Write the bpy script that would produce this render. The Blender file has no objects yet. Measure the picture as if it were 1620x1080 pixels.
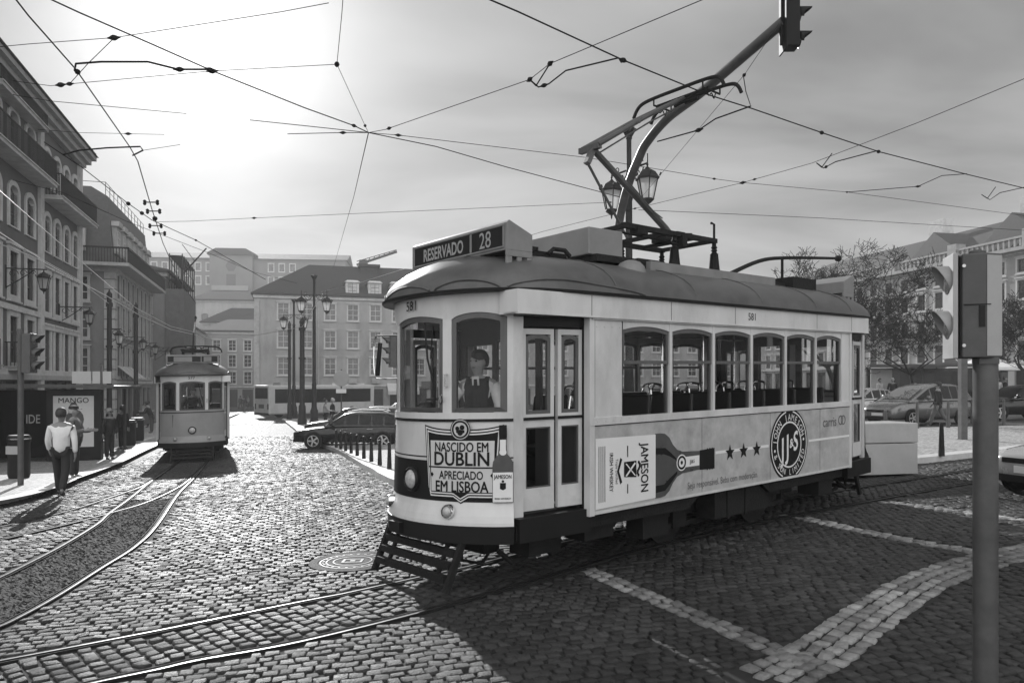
import bpy, math, random
import numpy as np
from mathutils import Vector, Matrix
R = math.radians
random.seed(7); np.random.seed(7)
SC = bpy.context.scene; COL = SC.collection

# ------------------------------------------------------------------ camera, sky, sun, exposure
CAMZ = 2.04; FPX = 1200.0; HX, HY = 810.0, 606.0
cd = bpy.data.cameras.new('camera'); cam = bpy.data.objects.new('camera', cd); COL.objects.link(cam)
cam.location = (0, 0, CAMZ); cam.rotation_euler = (R(90), 0, 0)
cd.sensor_width = 36; cd.lens = 36*FPX/1620; cd.shift_y = (HY-540)/1620
cd.clip_start = .05; cd.clip_end = 3000
SC.camera = cam
SUN_AZ = -22.0; SUN_EL = 23.0           # degrees, azimuth from +Y towards +X
sv = Vector((math.sin(R(SUN_AZ))*math.cos(R(SUN_EL)), math.cos(R(SUN_AZ))*math.cos(R(SUN_EL)), math.sin(R(SUN_EL))))
sl = bpy.data.lights.new('sun', 'SUN'); sl.energy = 5.0; sl.angle = R(.6); sl.color = (1, 1, 1)
so = bpy.data.objects.new('sun', sl); COL.objects.link(so)
so.rotation_euler = (-sv).to_track_quat('-Z', 'Y').to_euler(); so.location = (-20, 50, 30)

W = bpy.data.worlds.new('World'); SC.world = W; W.use_nodes = True
nt = W.node_tree; nt.nodes.clear()
def N(tree, kind, **kw):
    n = tree.nodes.new(kind)
    for k, v in kw.items(): setattr(n, k, v)
    return n
def world_nodes():
    L = nt.links.new
    def math_(op, a, b=None, clamp=False):
        m = N(nt, 'ShaderNodeMath', operation=op); m.use_clamp = clamp
        for i, s in enumerate((a, b)):
            if s is None: continue
            if isinstance(s, (int, float)): m.inputs[i].default_value = s
            else: L(s, m.inputs[i])
        return m.outputs[0]
    def mapr(v, a, b, c, d, smooth=True):
        m = N(nt, 'ShaderNodeMapRange'); m.interpolation_type = 'SMOOTHSTEP' if smooth else 'LINEAR'
        L(v, m.inputs[0])
        for i, x in enumerate((a, b, c, d)): m.inputs[i+1].default_value = x
        return m.outputs[0]
    sky = N(nt, 'ShaderNodeTexSky', sky_type='NISHITA', sun_disc=False)
    sky.sun_elevation = R(SUN_EL); sky.sun_rotation = R(SUN_AZ); sky.air_density = 1.0; sky.dust_density = 2.0
    bw = N(nt, 'ShaderNodeRGBToBW'); L(sky.outputs[0], bw.inputs[0])
    tc = N(nt, 'ShaderNodeTexCoord'); sep = N(nt, 'ShaderNodeSeparateXYZ'); L(tc.outputs['Generated'], sep.inputs[0])
    X, Y, Z = sep.outputs
    dot = N(nt, 'ShaderNodeVectorMath', operation='DOT_PRODUCT'); L(tc.outputs['Generated'], dot.inputs[0]); dot.inputs[1].default_value = sv
    D = dot.outputs['Value']
    # cloud deck: view direction projected on a plane overhead, streaked across
    zz = math_('ADD', math_('MAXIMUM', Z, 0.0), .16)
    cx = math_('DIVIDE', X, zz); cy = math_('DIVIDE', Y, zz)
    comb = N(nt, 'ShaderNodeCombineXYZ'); L(math_('MULTIPLY', cx, .55), comb.inputs[0]); L(cy, comb.inputs[1])
    n1 = N(nt, 'ShaderNodeTexNoise'); n1.inputs['Scale'].default_value = 1.25; n1.inputs['Detail'].default_value = 5; n1.inputs['Roughness'].default_value = .5
    n1.inputs['Distortion'].default_value = .3
    L(comb.outputs[0], n1.inputs['Vector'])
    n2 = N(nt, 'ShaderNodeTexNoise'); n2.inputs['Scale'].default_value = .5; n2.inputs['Detail'].default_value = 3
    L(comb.outputs[0], n2.inputs['Vector'])
    cl = math_('ADD', math_('MULTIPLY', n1.outputs[0], .55), math_('MULTIPLY', n2.outputs[0], .45))
    cl = mapr(cl, .36, .62, 0, 1)
    g1 = math_('POWER', math_('MAXIMUM', D, 0), 110.0)        # glow of the sun behind thin cloud
    g2 = math_('POWER', math_('MAXIMUM', D, 0), 16.0)
    hz = mapr(Z, 0, .26, 1, 0)                               # paler towards the horizon
    back = mapr(Y, .25, -.75, 0, 1)                            # added fill: unseen sky behind the camera made brighter
    base = math_('ADD', 1.3, math_('MULTIPLY', cl, 3.5))
    base = math_('ADD', base, math_('MULTIPLY', hz, 1.1))
    base = math_('ADD', base, math_('MULTIPLY', g2, 2.4))
    base = math_('ADD', base, math_('MULTIPLY', math_('MULTIPLY', g1, mapr(cl, 0, 1, 1.0, .6)), 9))
    base = math_('ADD', base, math_('MULTIPLY', back, 13.5))
    tot = math_('ADD', math_('MULTIPLY', base, .92), math_('MULTIPLY', bw.outputs[0], .08))
    bg = N(nt, 'ShaderNodeBackground'); bg.inputs['Strength'].default_value = .10
    L(tot, bg.inputs['Color'])
    out = N(nt, 'ShaderNodeOutputWorld'); L(bg.outputs[0], out.inputs['Surface'])
world_nodes()
SC.view_settings.view_transform = 'Standard'; SC.view_settings.look = 'None'
SC.view_settings.exposure = 0.0; SC.view_settings.gamma = 1.0
SC.render.engine = 'CYCLES'
SC.cycles.max_bounces = 7; SC.cycles.transparent_max_bounces = 16; SC.cycles.volume_bounces = 0
SC.cycles.caustics_reflective = False; SC.cycles.caustics_refractive = False
SC.cycles.use_denoising = True

# ------------------------------------------------------------------ ground height, picture-to-place helpers
def sstep(a, b, x):
    t = np.clip((x-a)/(b-a), 0, 1); return t*t*(3-2*t)
def ground(x, y):
    """the square rises gently to the right, and the street on the left dips away"""
    w = 1-sstep(-3.0, 7.0, x - .05*y)
    d = .42*sstep(13, 27, y)+.18*sstep(27, 80, y)
    return .0216*x - w*d
def at(px, py, y): return Vector(((px-HX)/FPX*y, y, CAMZ+(HY-py)/FPX*y))
def gnd(px, py, lift=0.0):
    y = 10.0
    for _ in range(60):
        z = float(ground((px-HX)/FPX*y, y))+lift
        y = .5*y+.5*min(400, (CAMZ-z)*FPX/max(1.0, py-HY))
    return Vector(((px-HX)/FPX*y, y, float(ground((px-HX)/FPX*y, y))+lift))
def spot(px, y, lift=0.0):
    x = (px-HX)/FPX*y; return Vector((x, y, float(ground(x, y))+lift))
def air(px, py, h):
    """the point h metres above the square seen at this place"""
    y = 10.0
    for _ in range(60):
        z = float(ground((px-HX)/FPX*y, y))+h
        y = .5*y+.5*max(.5, (z-CAMZ)*FPX/max(1.0, HY-py))
    return at(px, py, y)

# ------------------------------------------------------------------ materials
def mat(name, g, rough=.6, metal=0.0, var=.12, vs=3.0, bump=0.0, bs=40.0, spec=.5, coat=0.0, streak=0.0, grime=0.0):
    m = bpy.data.materials.new(name); m.use_nodes = True
    t = m.node_tree; b = t.nodes['Principled BSDF']; L = t.links.new
    b.inputs['Base Color'].default_value = (g, g, g, 1)
    b.inputs['Roughness'].default_value = rough; b.inputs['Metallic'].default_value = metal
    b.inputs['Specular IOR Level'].default_value = spec; b.inputs['Coat Weight'].default_value = coat
    tc = N(t, 'ShaderNodeTexCoord')
    if var:
        n = N(t, 'ShaderNodeTexNoise'); n.inputs['Scale'].default_value = vs; n.inputs['Detail'].default_value = 6; n.inputs['Roughness'].default_value = .65
        mp = N(t, 'ShaderNodeMapping'); mp.inputs['Scale'].default_value = (1, 1, 1-streak)
        L(tc.outputs['Object'], mp.inputs[0]); L(mp.outputs[0], n.inputs['Vector'])
        r = N(t, 'ShaderNodeMapRange'); L(n.outputs[0], r.inputs[0])
        r.inputs[1].default_value = .25; r.inputs[2].default_value = .75
        r.inputs[3].default_value = g*(1-var); r.inputs[4].default_value = g*(1+var)
        col = r.outputs[0]
        if grime:
            n3 = N(t, 'ShaderNodeTexNoise'); n3.inputs['Scale'].default_value = vs*.37; n3.inputs['Detail'].default_value = 9; n3.inputs['Roughness'].default_value = .7
            L(mp.outputs[0], n3.inputs['Vector'])
            r3 = N(t, 'ShaderNodeMapRange'); r3.inputs[1].default_value = .5; r3.inputs[2].default_value = .72; r3.inputs[3].default_value = 1; r3.inputs[4].default_value = 1-grime
            L(n3.outputs[0], r3.inputs[0])
            mm = N(t, 'ShaderNodeMath', operation='MULTIPLY'); L(col, mm.inputs[0]); L(r3.outputs[0], mm.inputs[1]); col = mm.outputs[0]
        L(col, b.inputs['Base Color'])
        r2 = N(t, 'ShaderNodeMapRange'); L(n.outputs[0], r2.inputs[0])
        r2.inputs[3].default_value = max(.03, rough-.12); r2.inputs[4].default_value = min(1, rough+.12)
        L(r2.outputs[0], b.inputs['Roughness'])
    if bump:
        n2 = N(t, 'ShaderNodeTexNoise'); n2.inputs['Scale'].default_value = bs; n2.inputs['Detail'].default_value = 4
        L(tc.outputs['Object'], n2.inputs['Vector'])
        bp = N(t, 'ShaderNodeBump'); bp.inputs['Strength'].default_value = bump; bp.inputs['Distance'].default_value = .02
        L(n2.outputs[0], bp.inputs['Height']); L(bp.outputs[0], b.inputs['Normal'])
    return m
def glass_mat(name, tint=.8, refl=1.0, rough=.02, base=.06, top=.85):
    m = bpy.data.materials.new(name); m.use_nodes = True
    t = m.node_tree; t.nodes.clear(); L = t.links.new
    tr = N(t, 'ShaderNodeBsdfTransparent'); tr.inputs[0].default_value = (tint, tint, tint, 1)
    gl = N(t, 'ShaderNodeBsdfGlossy'); gl.inputs['Roughness'].default_value = rough; gl.inputs[0].default_value = (refl, refl, refl, 1)
    lw = N(t, 'ShaderNodeLayerWeight'); lw.inputs[0].default_value = .12
    mr = N(t, 'ShaderNodeMapRange'); L(lw.outputs['Fresnel'], mr.inputs[0]); mr.inputs[1].default_value = 0; mr.inputs[2].default_value = 1
    mr.inputs[3].default_value = base; mr.inputs[4].default_value = top
    mx = N(t, 'ShaderNodeMixShader'); L(mr.outputs[0], mx.inputs[0]); L(tr.outputs[0], mx.inputs[1]); L(gl.outputs[0], mx.inputs[2])
    o = N(t, 'ShaderNodeOutputMaterial'); L(mx.outputs[0], o.inputs[0]); return m
def frosted_mat(name, g=.85):
    m = bpy.data.materials.new(name); m.use_nodes = True
    t = m.node_tree; t.nodes.clear(); L = t.links.new
    a = N(t, 'ShaderNodeBsdfTranslucent'); a.inputs[0].default_value = (g, g, g, 1)
    d = N(t, 'ShaderNodeBsdfTransparent'); d.inputs[0].default_value = (g, g, g, 1)
    c = N(t, 'ShaderNodeBsdfDiffuse'); c.inputs[0].default_value = (g, g, g, 1)
    mx = N(t, 'ShaderNodeMixShader'); mx.inputs[0].default_value = .3; L(a.outputs[0], mx.inputs[1]); L(d.outputs[0], mx.inputs[2])
    m2 = N(t, 'ShaderNodeMixShader'); m2.inputs[0].default_value = .2; L(mx.outputs[0], m2.inputs[1]); L(c.outputs[0], m2.inputs[2])
    o = N(t, 'ShaderNodeOutputMaterial'); L(m2.outputs[0], o.inputs[0]); return m
M = dict(
  cream=mat('cream paint', .58, .36, var=.12, vs=2.6, streak=.6, grime=.30, coat=.25), cream2=mat('cream paint worn', .54, .45, var=.1, vs=4, grime=.25),
  ad=mat('printed advert sheet', .40, .42, var=.24, vs=5, grime=.32), ochre=mat('ochre paint', .25, .42, var=.1, vs=2.2, grime=.2, coat=.2),
  roof=mat('tram roof paint', .085, .40, var=.32, vs=3.5, grime=.45), roofbox=mat('roof box sheet', .20, .5, var=.18, vs=3, grime=.25), black=mat('black paint', .008, .5, var=.2, vs=6, spec=.25),
  ink=mat('black print', .008, .6, var=0, spec=.2), inkgrey=mat('grey print', .12, .5, var=.1), white=mat('white print', .72, .5, var=.04), amber=mat('bottle print', .07, .3, var=.25, vs=6),
  wood=mat('varnished sash wood', .085, .4, var=.25, vs=9, streak=.8), iron=mat('black iron', .013, .55, var=.3, vs=8, spec=.3), chassis=mat('oily chassis steel', .014, .75, var=.5, vs=7, bump=.4, spec=.2),
  steel=mat('worn steel', .45, .32, 1.0, var=.2, vs=12), rail=mat('polished rail steel', .13, .40, 1.0, var=.15, vs=20), chrome=mat('chrome', .75, .12, 1.0, var=.05),
  galv=mat('galvanised pole paint', .075, .42, var=.35, vs=6, grime=.25), greygreen=mat('signal grey paint', .06, .5, var=.3, vs=7, grime=.2), palegrey=mat('pale grey plastic', .33, .5, var=.08, vs=6, grime=.15),
  wire=mat('trolley wire', .012, .8, 0, var=0, spec=.08), insul=mat('brown insulator', .012, .7, var=0, spec=.15), sunlitwire=mat('cable painted sunlit', .55, .35, .9, var=0),  # the pale cable colour stands in for sunlight on the left wires
  glass=glass_mat('window glass', .86, 1.0, .02, .012, .6), dglass=glass_mat('dark car glass', .16, .9, .03, .02, .5), frosted=frosted_mat('opal lantern glass'),
  seat=mat('dark leather seat', .012, .5, var=.2, vs=10), interior=mat('tram interior panel', .03, .5, var=.2, vs=4), ceil=mat('cream ceiling board', .22, .5, var=.1), floorin=mat('tram floor boards', .05, .6, var=.3),
  rubber=mat('tyre rubber', .012, .9, var=.2, spec=.15), alloy=mat('alloy rim', .5, .3, .9, var=.1), carblack=mat('black car paint', .008, .22, var=.1, coat=.35, spec=.35), cargrey=mat('steel grey car paint', .13, .25, .3, var=.06, coat=1.0),
  carsilver=mat('silver car paint', .38, .25, .3, var=.05, coat=1.0), carwhite=mat('white car paint', .62, .3, var=.04, coat=.8), lens=mat('lamp lens', .42, .15, var=.35, vs=30, coat=.5), taillens=mat('tail lamp lens', .08, .15, var=.1, coat=.5), plate=mat('number plate', .6, .4, var=.05),
  skin=mat('skin', .20, .5, var=.06, vs=12), hair=mat('dark hair', .018, .55, var=.3, vs=30), greyhair=mat('grey hair', .35, .55, var=.25, vs=30), shirt=mat('white shirt', .70, .75, var=.08, vs=9, bump=.4, bs=18), dark=mat('dark cloth', .012, .8, var=.3, vs=9, bump=.3, bs=20),
  jean=mat('denim', .06, .8, var=.25, vs=8, bump=.3, bs=22), midcloth=mat('grey cloth', .09, .8, var=.2, vs=8, bump=.3, bs=20), palecloth=mat('pale cloth', .34, .8, var=.15, vs=8, bump=.3, bs=20), shoe=mat('shoe leather', .018, .4, var=.2),
  stone=mat('limestone', .34, .7, var=.16, vs=2.5, grime=.3, bump=.2, bs=25), kerb=mat('kerb limestone', .52, .6, var=.15, vs=4, grime=.25, bump=.25, bs=30), marble=mat('bench stone', .40, .5, var=.12, vs=1.8, grime=.3),
  tile=mat('roof tile', .04, .8, var=.35, vs=5, bump=.5, bs=18), slate=mat('slate mansard', .06, .6, var=.3, vs=4, bump=.3), wallA=mat('dark tinted stucco', .11, .85, var=.2, vs=1.2, grime=.25, streak=.5, bump=.15), wallB=mat('weathered stucco', .17, .85, var=.25, vs=.9, grime=.35, streak=.6, bump=.15),
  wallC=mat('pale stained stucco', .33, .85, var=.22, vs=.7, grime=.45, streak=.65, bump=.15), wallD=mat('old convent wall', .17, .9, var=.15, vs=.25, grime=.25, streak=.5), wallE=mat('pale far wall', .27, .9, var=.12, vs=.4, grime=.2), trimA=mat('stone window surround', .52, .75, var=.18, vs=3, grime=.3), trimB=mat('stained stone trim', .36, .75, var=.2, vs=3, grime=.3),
  sash=mat('dark window frame', .07, .5, var=.2), sashpale=mat('white window frame', .5, .5, var=.1), pane=mat('window pane', .03, .08, var=.5, vs=1.3, spec=.9), curtain=mat('pane with pale curtain', .10, .15, var=.6, vs=2.2, spec=.8),
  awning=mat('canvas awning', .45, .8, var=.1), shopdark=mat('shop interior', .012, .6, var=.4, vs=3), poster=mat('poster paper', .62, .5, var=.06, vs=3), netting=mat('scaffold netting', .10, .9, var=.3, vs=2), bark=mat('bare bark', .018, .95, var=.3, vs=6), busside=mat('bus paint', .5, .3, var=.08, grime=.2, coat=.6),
  asphalt=mat('fine asphalt', .040, .75, var=.8, vs=18, grime=.5, bump=1.0, bs=60, spec=.12), concrete=mat('concrete', .25, .8, var=.15, vs=5, grime=.2, bump=.2),
)
# ------------------------------------------------------------------ mesh building helpers
class MB:
    def __init__(s): s.v = []; s.f = []; s.mi = []
    def add(s, vs, fs, mi=0):
        o = len(s.v); s.v += [tuple(p) for p in vs]
        for f in fs: s.f.append(tuple(i+o for i in f)); s.mi.append(mi)
        return s
    def box(s, x0, x1, y0, y1, z0, z1, mi=0):
        return s.add([(x0,y0,z0),(x1,y0,z0),(x1,y1,z0),(x0,y1,z0),(x0,y0,z1),(x1,y0,z1),(x1,y1,z1),(x0,y1,z1)],
                     [(0,3,2,1),(4,5,6,7),(0,1,5,4),(1,2,6,5),(2,3,7,6),(3,0,4,7)], mi)
    def hexa(s, P, mi=0):
        """eight corners: four below, four above"""
        return s.add(P, [(0,3,2,1),(4,5,6,7),(0,1,5,4),(1,2,6,5),(2,3,7,6),(3,0,4,7)], mi)
    def bar(s, a, b, w, h, mi=0, up=(0,0,1)):
        a, b = Vector(a), Vector(b); d = (b-a).normalized(); u = Vector(up)
        sd = d.cross(u)
        if sd.length < 1e-4: sd = d.cross(Vector((1,0,0)))
        sd.normalize(); u = sd.cross(d); sd *= w/2; u = u*(h/2)
        return s.hexa([a-sd-u, a+sd-u, b+sd-u, b-sd-u, a-sd+u, a+sd+u, b+sd+u, b-sd+u], mi)
    def tube(s, pts, r, n=8, mi=0, caps=True):
        pts = [Vector(p) for p in pts]; k = len(pts)
        rs = r if isinstance(r, (list, tuple)) else [r]*k
        vs = []; ref = None
        for i in range(k):
            d = (pts[min(i+1, k-1)]-pts[max(i-1, 0)])
            d = d.normalized() if d.length > 1e-9 else Vector((0,0,1))
            if ref is None:
                ref = Vector((0,0,1)) if abs(d.z) < .9 else Vector((1,0,0))
            a = d.cross(ref)
            if a.length < 1e-5: a = d.orthogonal()
            a.normalize(); b = a.cross(d).normalized(); ref = b
            for j in range(n):
                t = 2*math.pi*j/n
                vs.append(pts[i]+(a*math.cos(t)+b*math.sin(t))*rs[i])
        fs = [(i*n+j, i*n+(j+1)%n, (i+1)*n+(j+1)%n, (i+1)*n+j) for i in range(k-1) for j in range(n)]
        if caps: fs += [tuple(range(n)), tuple(range((k-1)*n, k*n))[::-1]]
        return s.add(vs, fs, mi)
    def lathe(s, prof, c=(0,0,0), n=16, mi=0, axis='Z', sx=1, sy=1):
        c = Vector(c); vs = []
        for r, z in prof:
            for j in range(n):
                t = 2*math.pi*(j+.5)/n; a, b = r*math.cos(t)*sx, r*math.sin(t)*sy
                p = {'Z': (a,b,z), 'X': (z,a,b), 'Y': (a,-z,b)}[axis] if axis in 'XYZ' else None
                vs.append(c+Vector(p))
        k = len(prof)
        fs = [(i*n+j, i*n+(j+1)%n, (i+1)*n+(j+1)%n, (i+1)*n+j) for i in range(k-1) for j in range(n)]
        fs += [tuple(range(n))[::-1], tuple(range((k-1)*n, k*n))]
        return s.add(vs, fs, mi)
    def prism(s, poly, fn, a, b, mi=0):
        """polygon (u,v) pushed from w=a to w=b through fn(u,v,w)"""
        n = len(poly)
        vs = [fn(u, v, a) for u, v in poly]+[fn(u, v, b) for u, v in poly]
        fs = [tuple(range(n))[::-1], tuple(range(n, 2*n))]+[(i, (i+1)%n, n+(i+1)%n, n+i) for i in range(n)]
        return s.add(vs, fs, mi)
    def strip(s, A, B, mi=0, closed=False):
        n = len(A); k = n if closed else n-1
        return s.add(list(A)+list(B), [(i, (i+1)%n, n+(i+1)%n, n+i) for i in range(k)], mi)
    def loft(s, rings, mi=0, closed=True, caps=True):
        n = len(rings[0]); vs = [p for r in rings for p in r]; k = len(rings)
        fs = [(i*n+j, i*n+(j+1)%n, (i+1)*n+(j+1)%n, (i+1)*n+j) for i in range(k-1) for j in range(n if closed else n-1)]
        if caps: fs += [tuple(range(n))[::-1], tuple(range((k-1)*n, k*n))]
        return s.add(vs, fs, mi)
    def mesh(s, name, mats, shear=None, smooth=False, angle=None):
        me = bpy.data.meshes.new(name)
        vs = s.v
        if shear: vs = [(x, y, z+shear[0]*x+shear[1]*y) for x, y, z in vs]
        me.from_pydata(vs, [], s.f)
        for m in (mats if isinstance(mats, (list, tuple)) else [mats]): me.materials.append(m)
        me.polygons.foreach_set('material_index', s.mi)
        me.update()
        import bmesh
        bm = bmesh.new(); bm.from_mesh(me); bmesh.ops.recalc_face_normals(bm, faces=bm.faces); bm.to_mesh(me); bm.free()
        if smooth:
            me.polygons.foreach_set('use_smooth', [True]*len(me.polygons))
            try: me.set_sharp_from_angle(angle=R(angle or 40))
            except Exception: pass
        return me
    def build(s, name, mats, parent=None, shear=None, smooth=False, angle=None, bevel=0, sub=0, loc=None, rotz=0, label=None):
        o = put(name, s.mesh(name, mats, shear, smooth, angle), parent, loc, rotz)
        if bevel:
            b = o.modifiers.new('bevel', 'BEVEL'); b.width = bevel; b.segments = 2; b.limit_method = 'ANGLE'; b.angle_limit = R(35)
        if sub:
            b = o.modifiers.new('subdivision', 'SUBSURF'); b.levels = sub; b.render_levels = sub
        if label: o['label'] = label
        return o
def put(name, data, parent=None, loc=None, rotz=0):
    o = bpy.data.objects.new(name, data); COL.objects.link(o)
    if parent is not None: o.parent = parent
    if loc is not None: o.location = loc
    if rotz: o.rotation_euler = (0, 0, rotz)
    return o
def tag(o, label, cat, group=None, kind=None):
    if label: o['label'] = label
    if cat: o['category'] = cat
    if group: o['group'] = group
    if kind: o['kind'] = kind
    return o
def thing(name, label, cat, loc=(0,0,0), rotz=0, group=None):
    o = put(name, None, None, loc, rotz); o.empty_display_size = .2
    return tag(o, label, cat, group)
def structure(o): o['kind'] = 'structure'; return o
KIDS = {}
def copy_thing(src, label, loc, rotz=None):
    c = src.copy(); COL.objects.link(c); c.location = loc
    if rotz is not None: c.rotation_euler = (0, 0, rotz)
    if label: c['label'] = label
    for ch in [o for o in src.children]:
        k = ch.copy(); COL.objects.link(k); k.parent = c
        for g in ch.children:
            q = g.copy(); COL.objects.link(q); q.parent = k
    return c
def spline(pts, n=8):
    P = [Vector(p) for p in pts]; out = []
    for i in range(len(P)-1):
        a, b, c, d = P[max(i-1,0)], P[i], P[i+1], P[min(i+2,len(P)-1)]
        for k in range(n):
            t = k/n
            out.append(.5*((2*b)+(c-a)*t+(2*a-5*b+4*c-d)*t*t+(3*b-a-3*c+d)*t**3))
    out.append(P[-1]); return out
def text_mesh(txt, size=1.0, bold=0.0, align='CENTER', squeeze=1.0, spacing=1.0):
    """letters as flat faces in (u, v), centred on the cap height"""
    c = bpy.data.curves.new('lettering', 'FONT'); c.body = txt; c.size = size; c.align_x = align; c.offset = bold*size
    c.space_character = spacing; c.resolution_u = 3
    o = bpy.data.objects.new('lettering', c); COL.objects.link(o)
    dg = bpy.context.evaluated_depsgraph_get(); me = bpy.data.meshes.new_from_object(o.evaluated_get(dg))
    vs = [(v.co.x*squeeze, v.co.y-.35*size) for v in me.vertices]; fs = [tuple(p.vertices) for p in me.polygons]
    bpy.data.objects.remove(o); bpy.data.curves.remove(c); bpy.data.meshes.remove(me)
    return vs, fs
def lettering(mb, txt, size, fn, mi=0, **kw):
    b = kw.get('bold', 0); heavy = b > 0 and ('M' in txt or 'W' in txt)
    if heavy: kw = dict(kw, bold=0)
    vs, fs = text_mesh(txt, size, **kw)
    o, a, c = Vector(fn(0, 0)), Vector(fn(.01, 0)), Vector(fn(0, .01)); n = (a-o).cross(c-o).normalized()
    sh_ = ((0,0),(-.9,0),(.9,0),(0,.8),(0,-.8)) if heavy else ((0,0),)      # heavy letters: thin film laid on film
    for k, (du, dv) in enumerate(sh_): mb.add([Vector(fn(u+du*b*size, v+dv*b*size))+n*(.0004*k) for u, v in vs], fs, mi)
    return mb
def disc(r, n=32, cx=0, cy=0): return [(cx+r*math.cos(2*math.pi*i/n), cy+r*math.sin(2*math.pi*i/n)) for i in range(n)]
def ringfaces(mb, r0, r1, fn, n=40, mi=0, cx=0, cy=0):
    A = [fn(*p) for p in disc(r0, n, cx, cy)]; B = [fn(*p) for p in disc(r1, n, cx, cy)]; mb.strip(A, B, mi, closed=True)
def flatpoly(mb, poly, fn, mi=0): mb.add([fn(u, v) for u, v in poly], [tuple(range(len(poly)))], mi)
def star(r, cx=0, cy=0): return [(cx+(r if i%2==0 else r*.42)*math.sin(math.pi*i/5), cy+(r if i%2==0 else r*.42)*math.cos(math.pi*i/5)) for i in range(10)]
def skinned(name, verts, edges, radii, m, parent=None, sub=1, root=0):
    """one continuous surface grown round a skeleton"""
    me = bpy.data.meshes.new(name); me.from_pydata([tuple(v) for v in verts], edges, [])
    o = bpy.data.objects.new(name, me); COL.objects.link(o)
    sk = o.modifiers.new('skin', 'SKIN'); sk.use_smooth_shade = True
    if not me.skin_vertices: bpy.ops
    for i, d in enumerate(me.skin_vertices[0].data):
        d.radius = radii[i] if isinstance(radii[i], (tuple, list)) else (radii[i], radii[i]); d.use_root = (i == root)
    sb = o.modifiers.new('subdivision', 'SUBSURF'); sb.levels = sub; sb.render_levels = sub
    dg = bpy.context.evaluated_depsgraph_get(); dg.update()
    out = bpy.data.meshes.new_from_object(o.evaluated_get(dg)); out.name = name
    bpy.data.objects.remove(o)
    out.materials.clear(); out.materials.append(m)
    out.polygons.foreach_set('use_smooth', [True]*len(out.polygons))
    return put(name, out, parent)
# ------------------------------------------------------------------ the square: ground, cobbles, tracks, pavements
SD = Vector((-.285, 1, 0)).normalized(); SX = Vector((1, .285, 0)).normalized()     # along the street, across it
TD = Vector((1405, 1200, 0)).normalized(); TN = Vector((-TD.y, TD.x, 0))            # along the near tram, across it
T0 = Vector((.037, 8.675, 0)); T0.z = float(ground(T0.x, T0.y))
def stone_material(name, g, rough, spec=.6):
    m = bpy.data.materials.new(name); m.use_nodes = True; t = m.node_tree; b = t.nodes['Principled BSDF']; L = t.links.new
    tc = N(t, 'ShaderNodeTexCoord'); geo = N(t, 'ShaderNodeNewGeometry')
    n = N(t, 'ShaderNodeTexNoise'); n.inputs['Scale'].default_value = 14; n.inputs['Detail'].default_value = 8; n.inputs['Roughness'].default_value = .7
    n2 = N(t, 'ShaderNodeTexNoise'); n2.inputs['Scale'].default_value = .45; n2.inputs['Detail'].default_value = 5
    L(tc.outputs['Object'], n.inputs['Vector']); L(tc.outputs['Object'], n2.inputs['Vector'])
    def mr(v, a, b_, c, d):
        r = N(t, 'ShaderNodeMapRange'); L(v, r.inputs[0]); [setattr(r.inputs[i+1], 'default_value', x) for i, x in enumerate((a, b_, c, d))]; return r.outputs[0]
    def mul(a, c):
        q = N(t, 'ShaderNodeMath', operation='MULTIPLY'); L(a, q.inputs[0]); L(c, q.inputs[1]); return q.outputs[0]
    col = mul(mul(mr(n.outputs[0], .3, .7, .7*g, 1.3*g), mr(geo.outputs['Random Per Island'], 0, 1, .6, 1.45)), mr(n2.outputs[0], .35, .65, .6, 1.35))
    L(col, b.inputs['Base Color']); b.inputs['Specular IOR Level'].default_value = spec
    L(mul(mr(geo.outputs['Random Per Island'], 0, 1, rough*.8, rough*1.25), mr(n2.outputs[0], .35, .65, .9, 1.1)), b.inputs['Roughness'])
    n3 = N(t, 'ShaderNodeTexNoise'); n3.inputs['Scale'].default_value = 38; n3.inputs['Detail'].default_value = 7; n3.inputs['Roughness'].default_value = .7; L(tc.outputs['Object'], n3.inputs['Vector'])
    bp = N(t, 'ShaderNodeBump'); bp.inputs['Strength'].default_value = 1.0; bp.inputs['Distance'].default_value = .03; L(n3.outputs[0], bp.inputs['Height']); L(bp.outputs[0], b.inputs['Normal'])
    return m
M['basalt'] = stone_material('basalt setts', .044, .54, .34); M['whitesett'] = stone_material('limestone setts', .27, .6, .3); M['pavestone'] = stone_material('small pavement limestone', .36, .5, .4)
M['joint'] = mat('joint sand', .018, .95, var=.4, vs=20)
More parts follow.
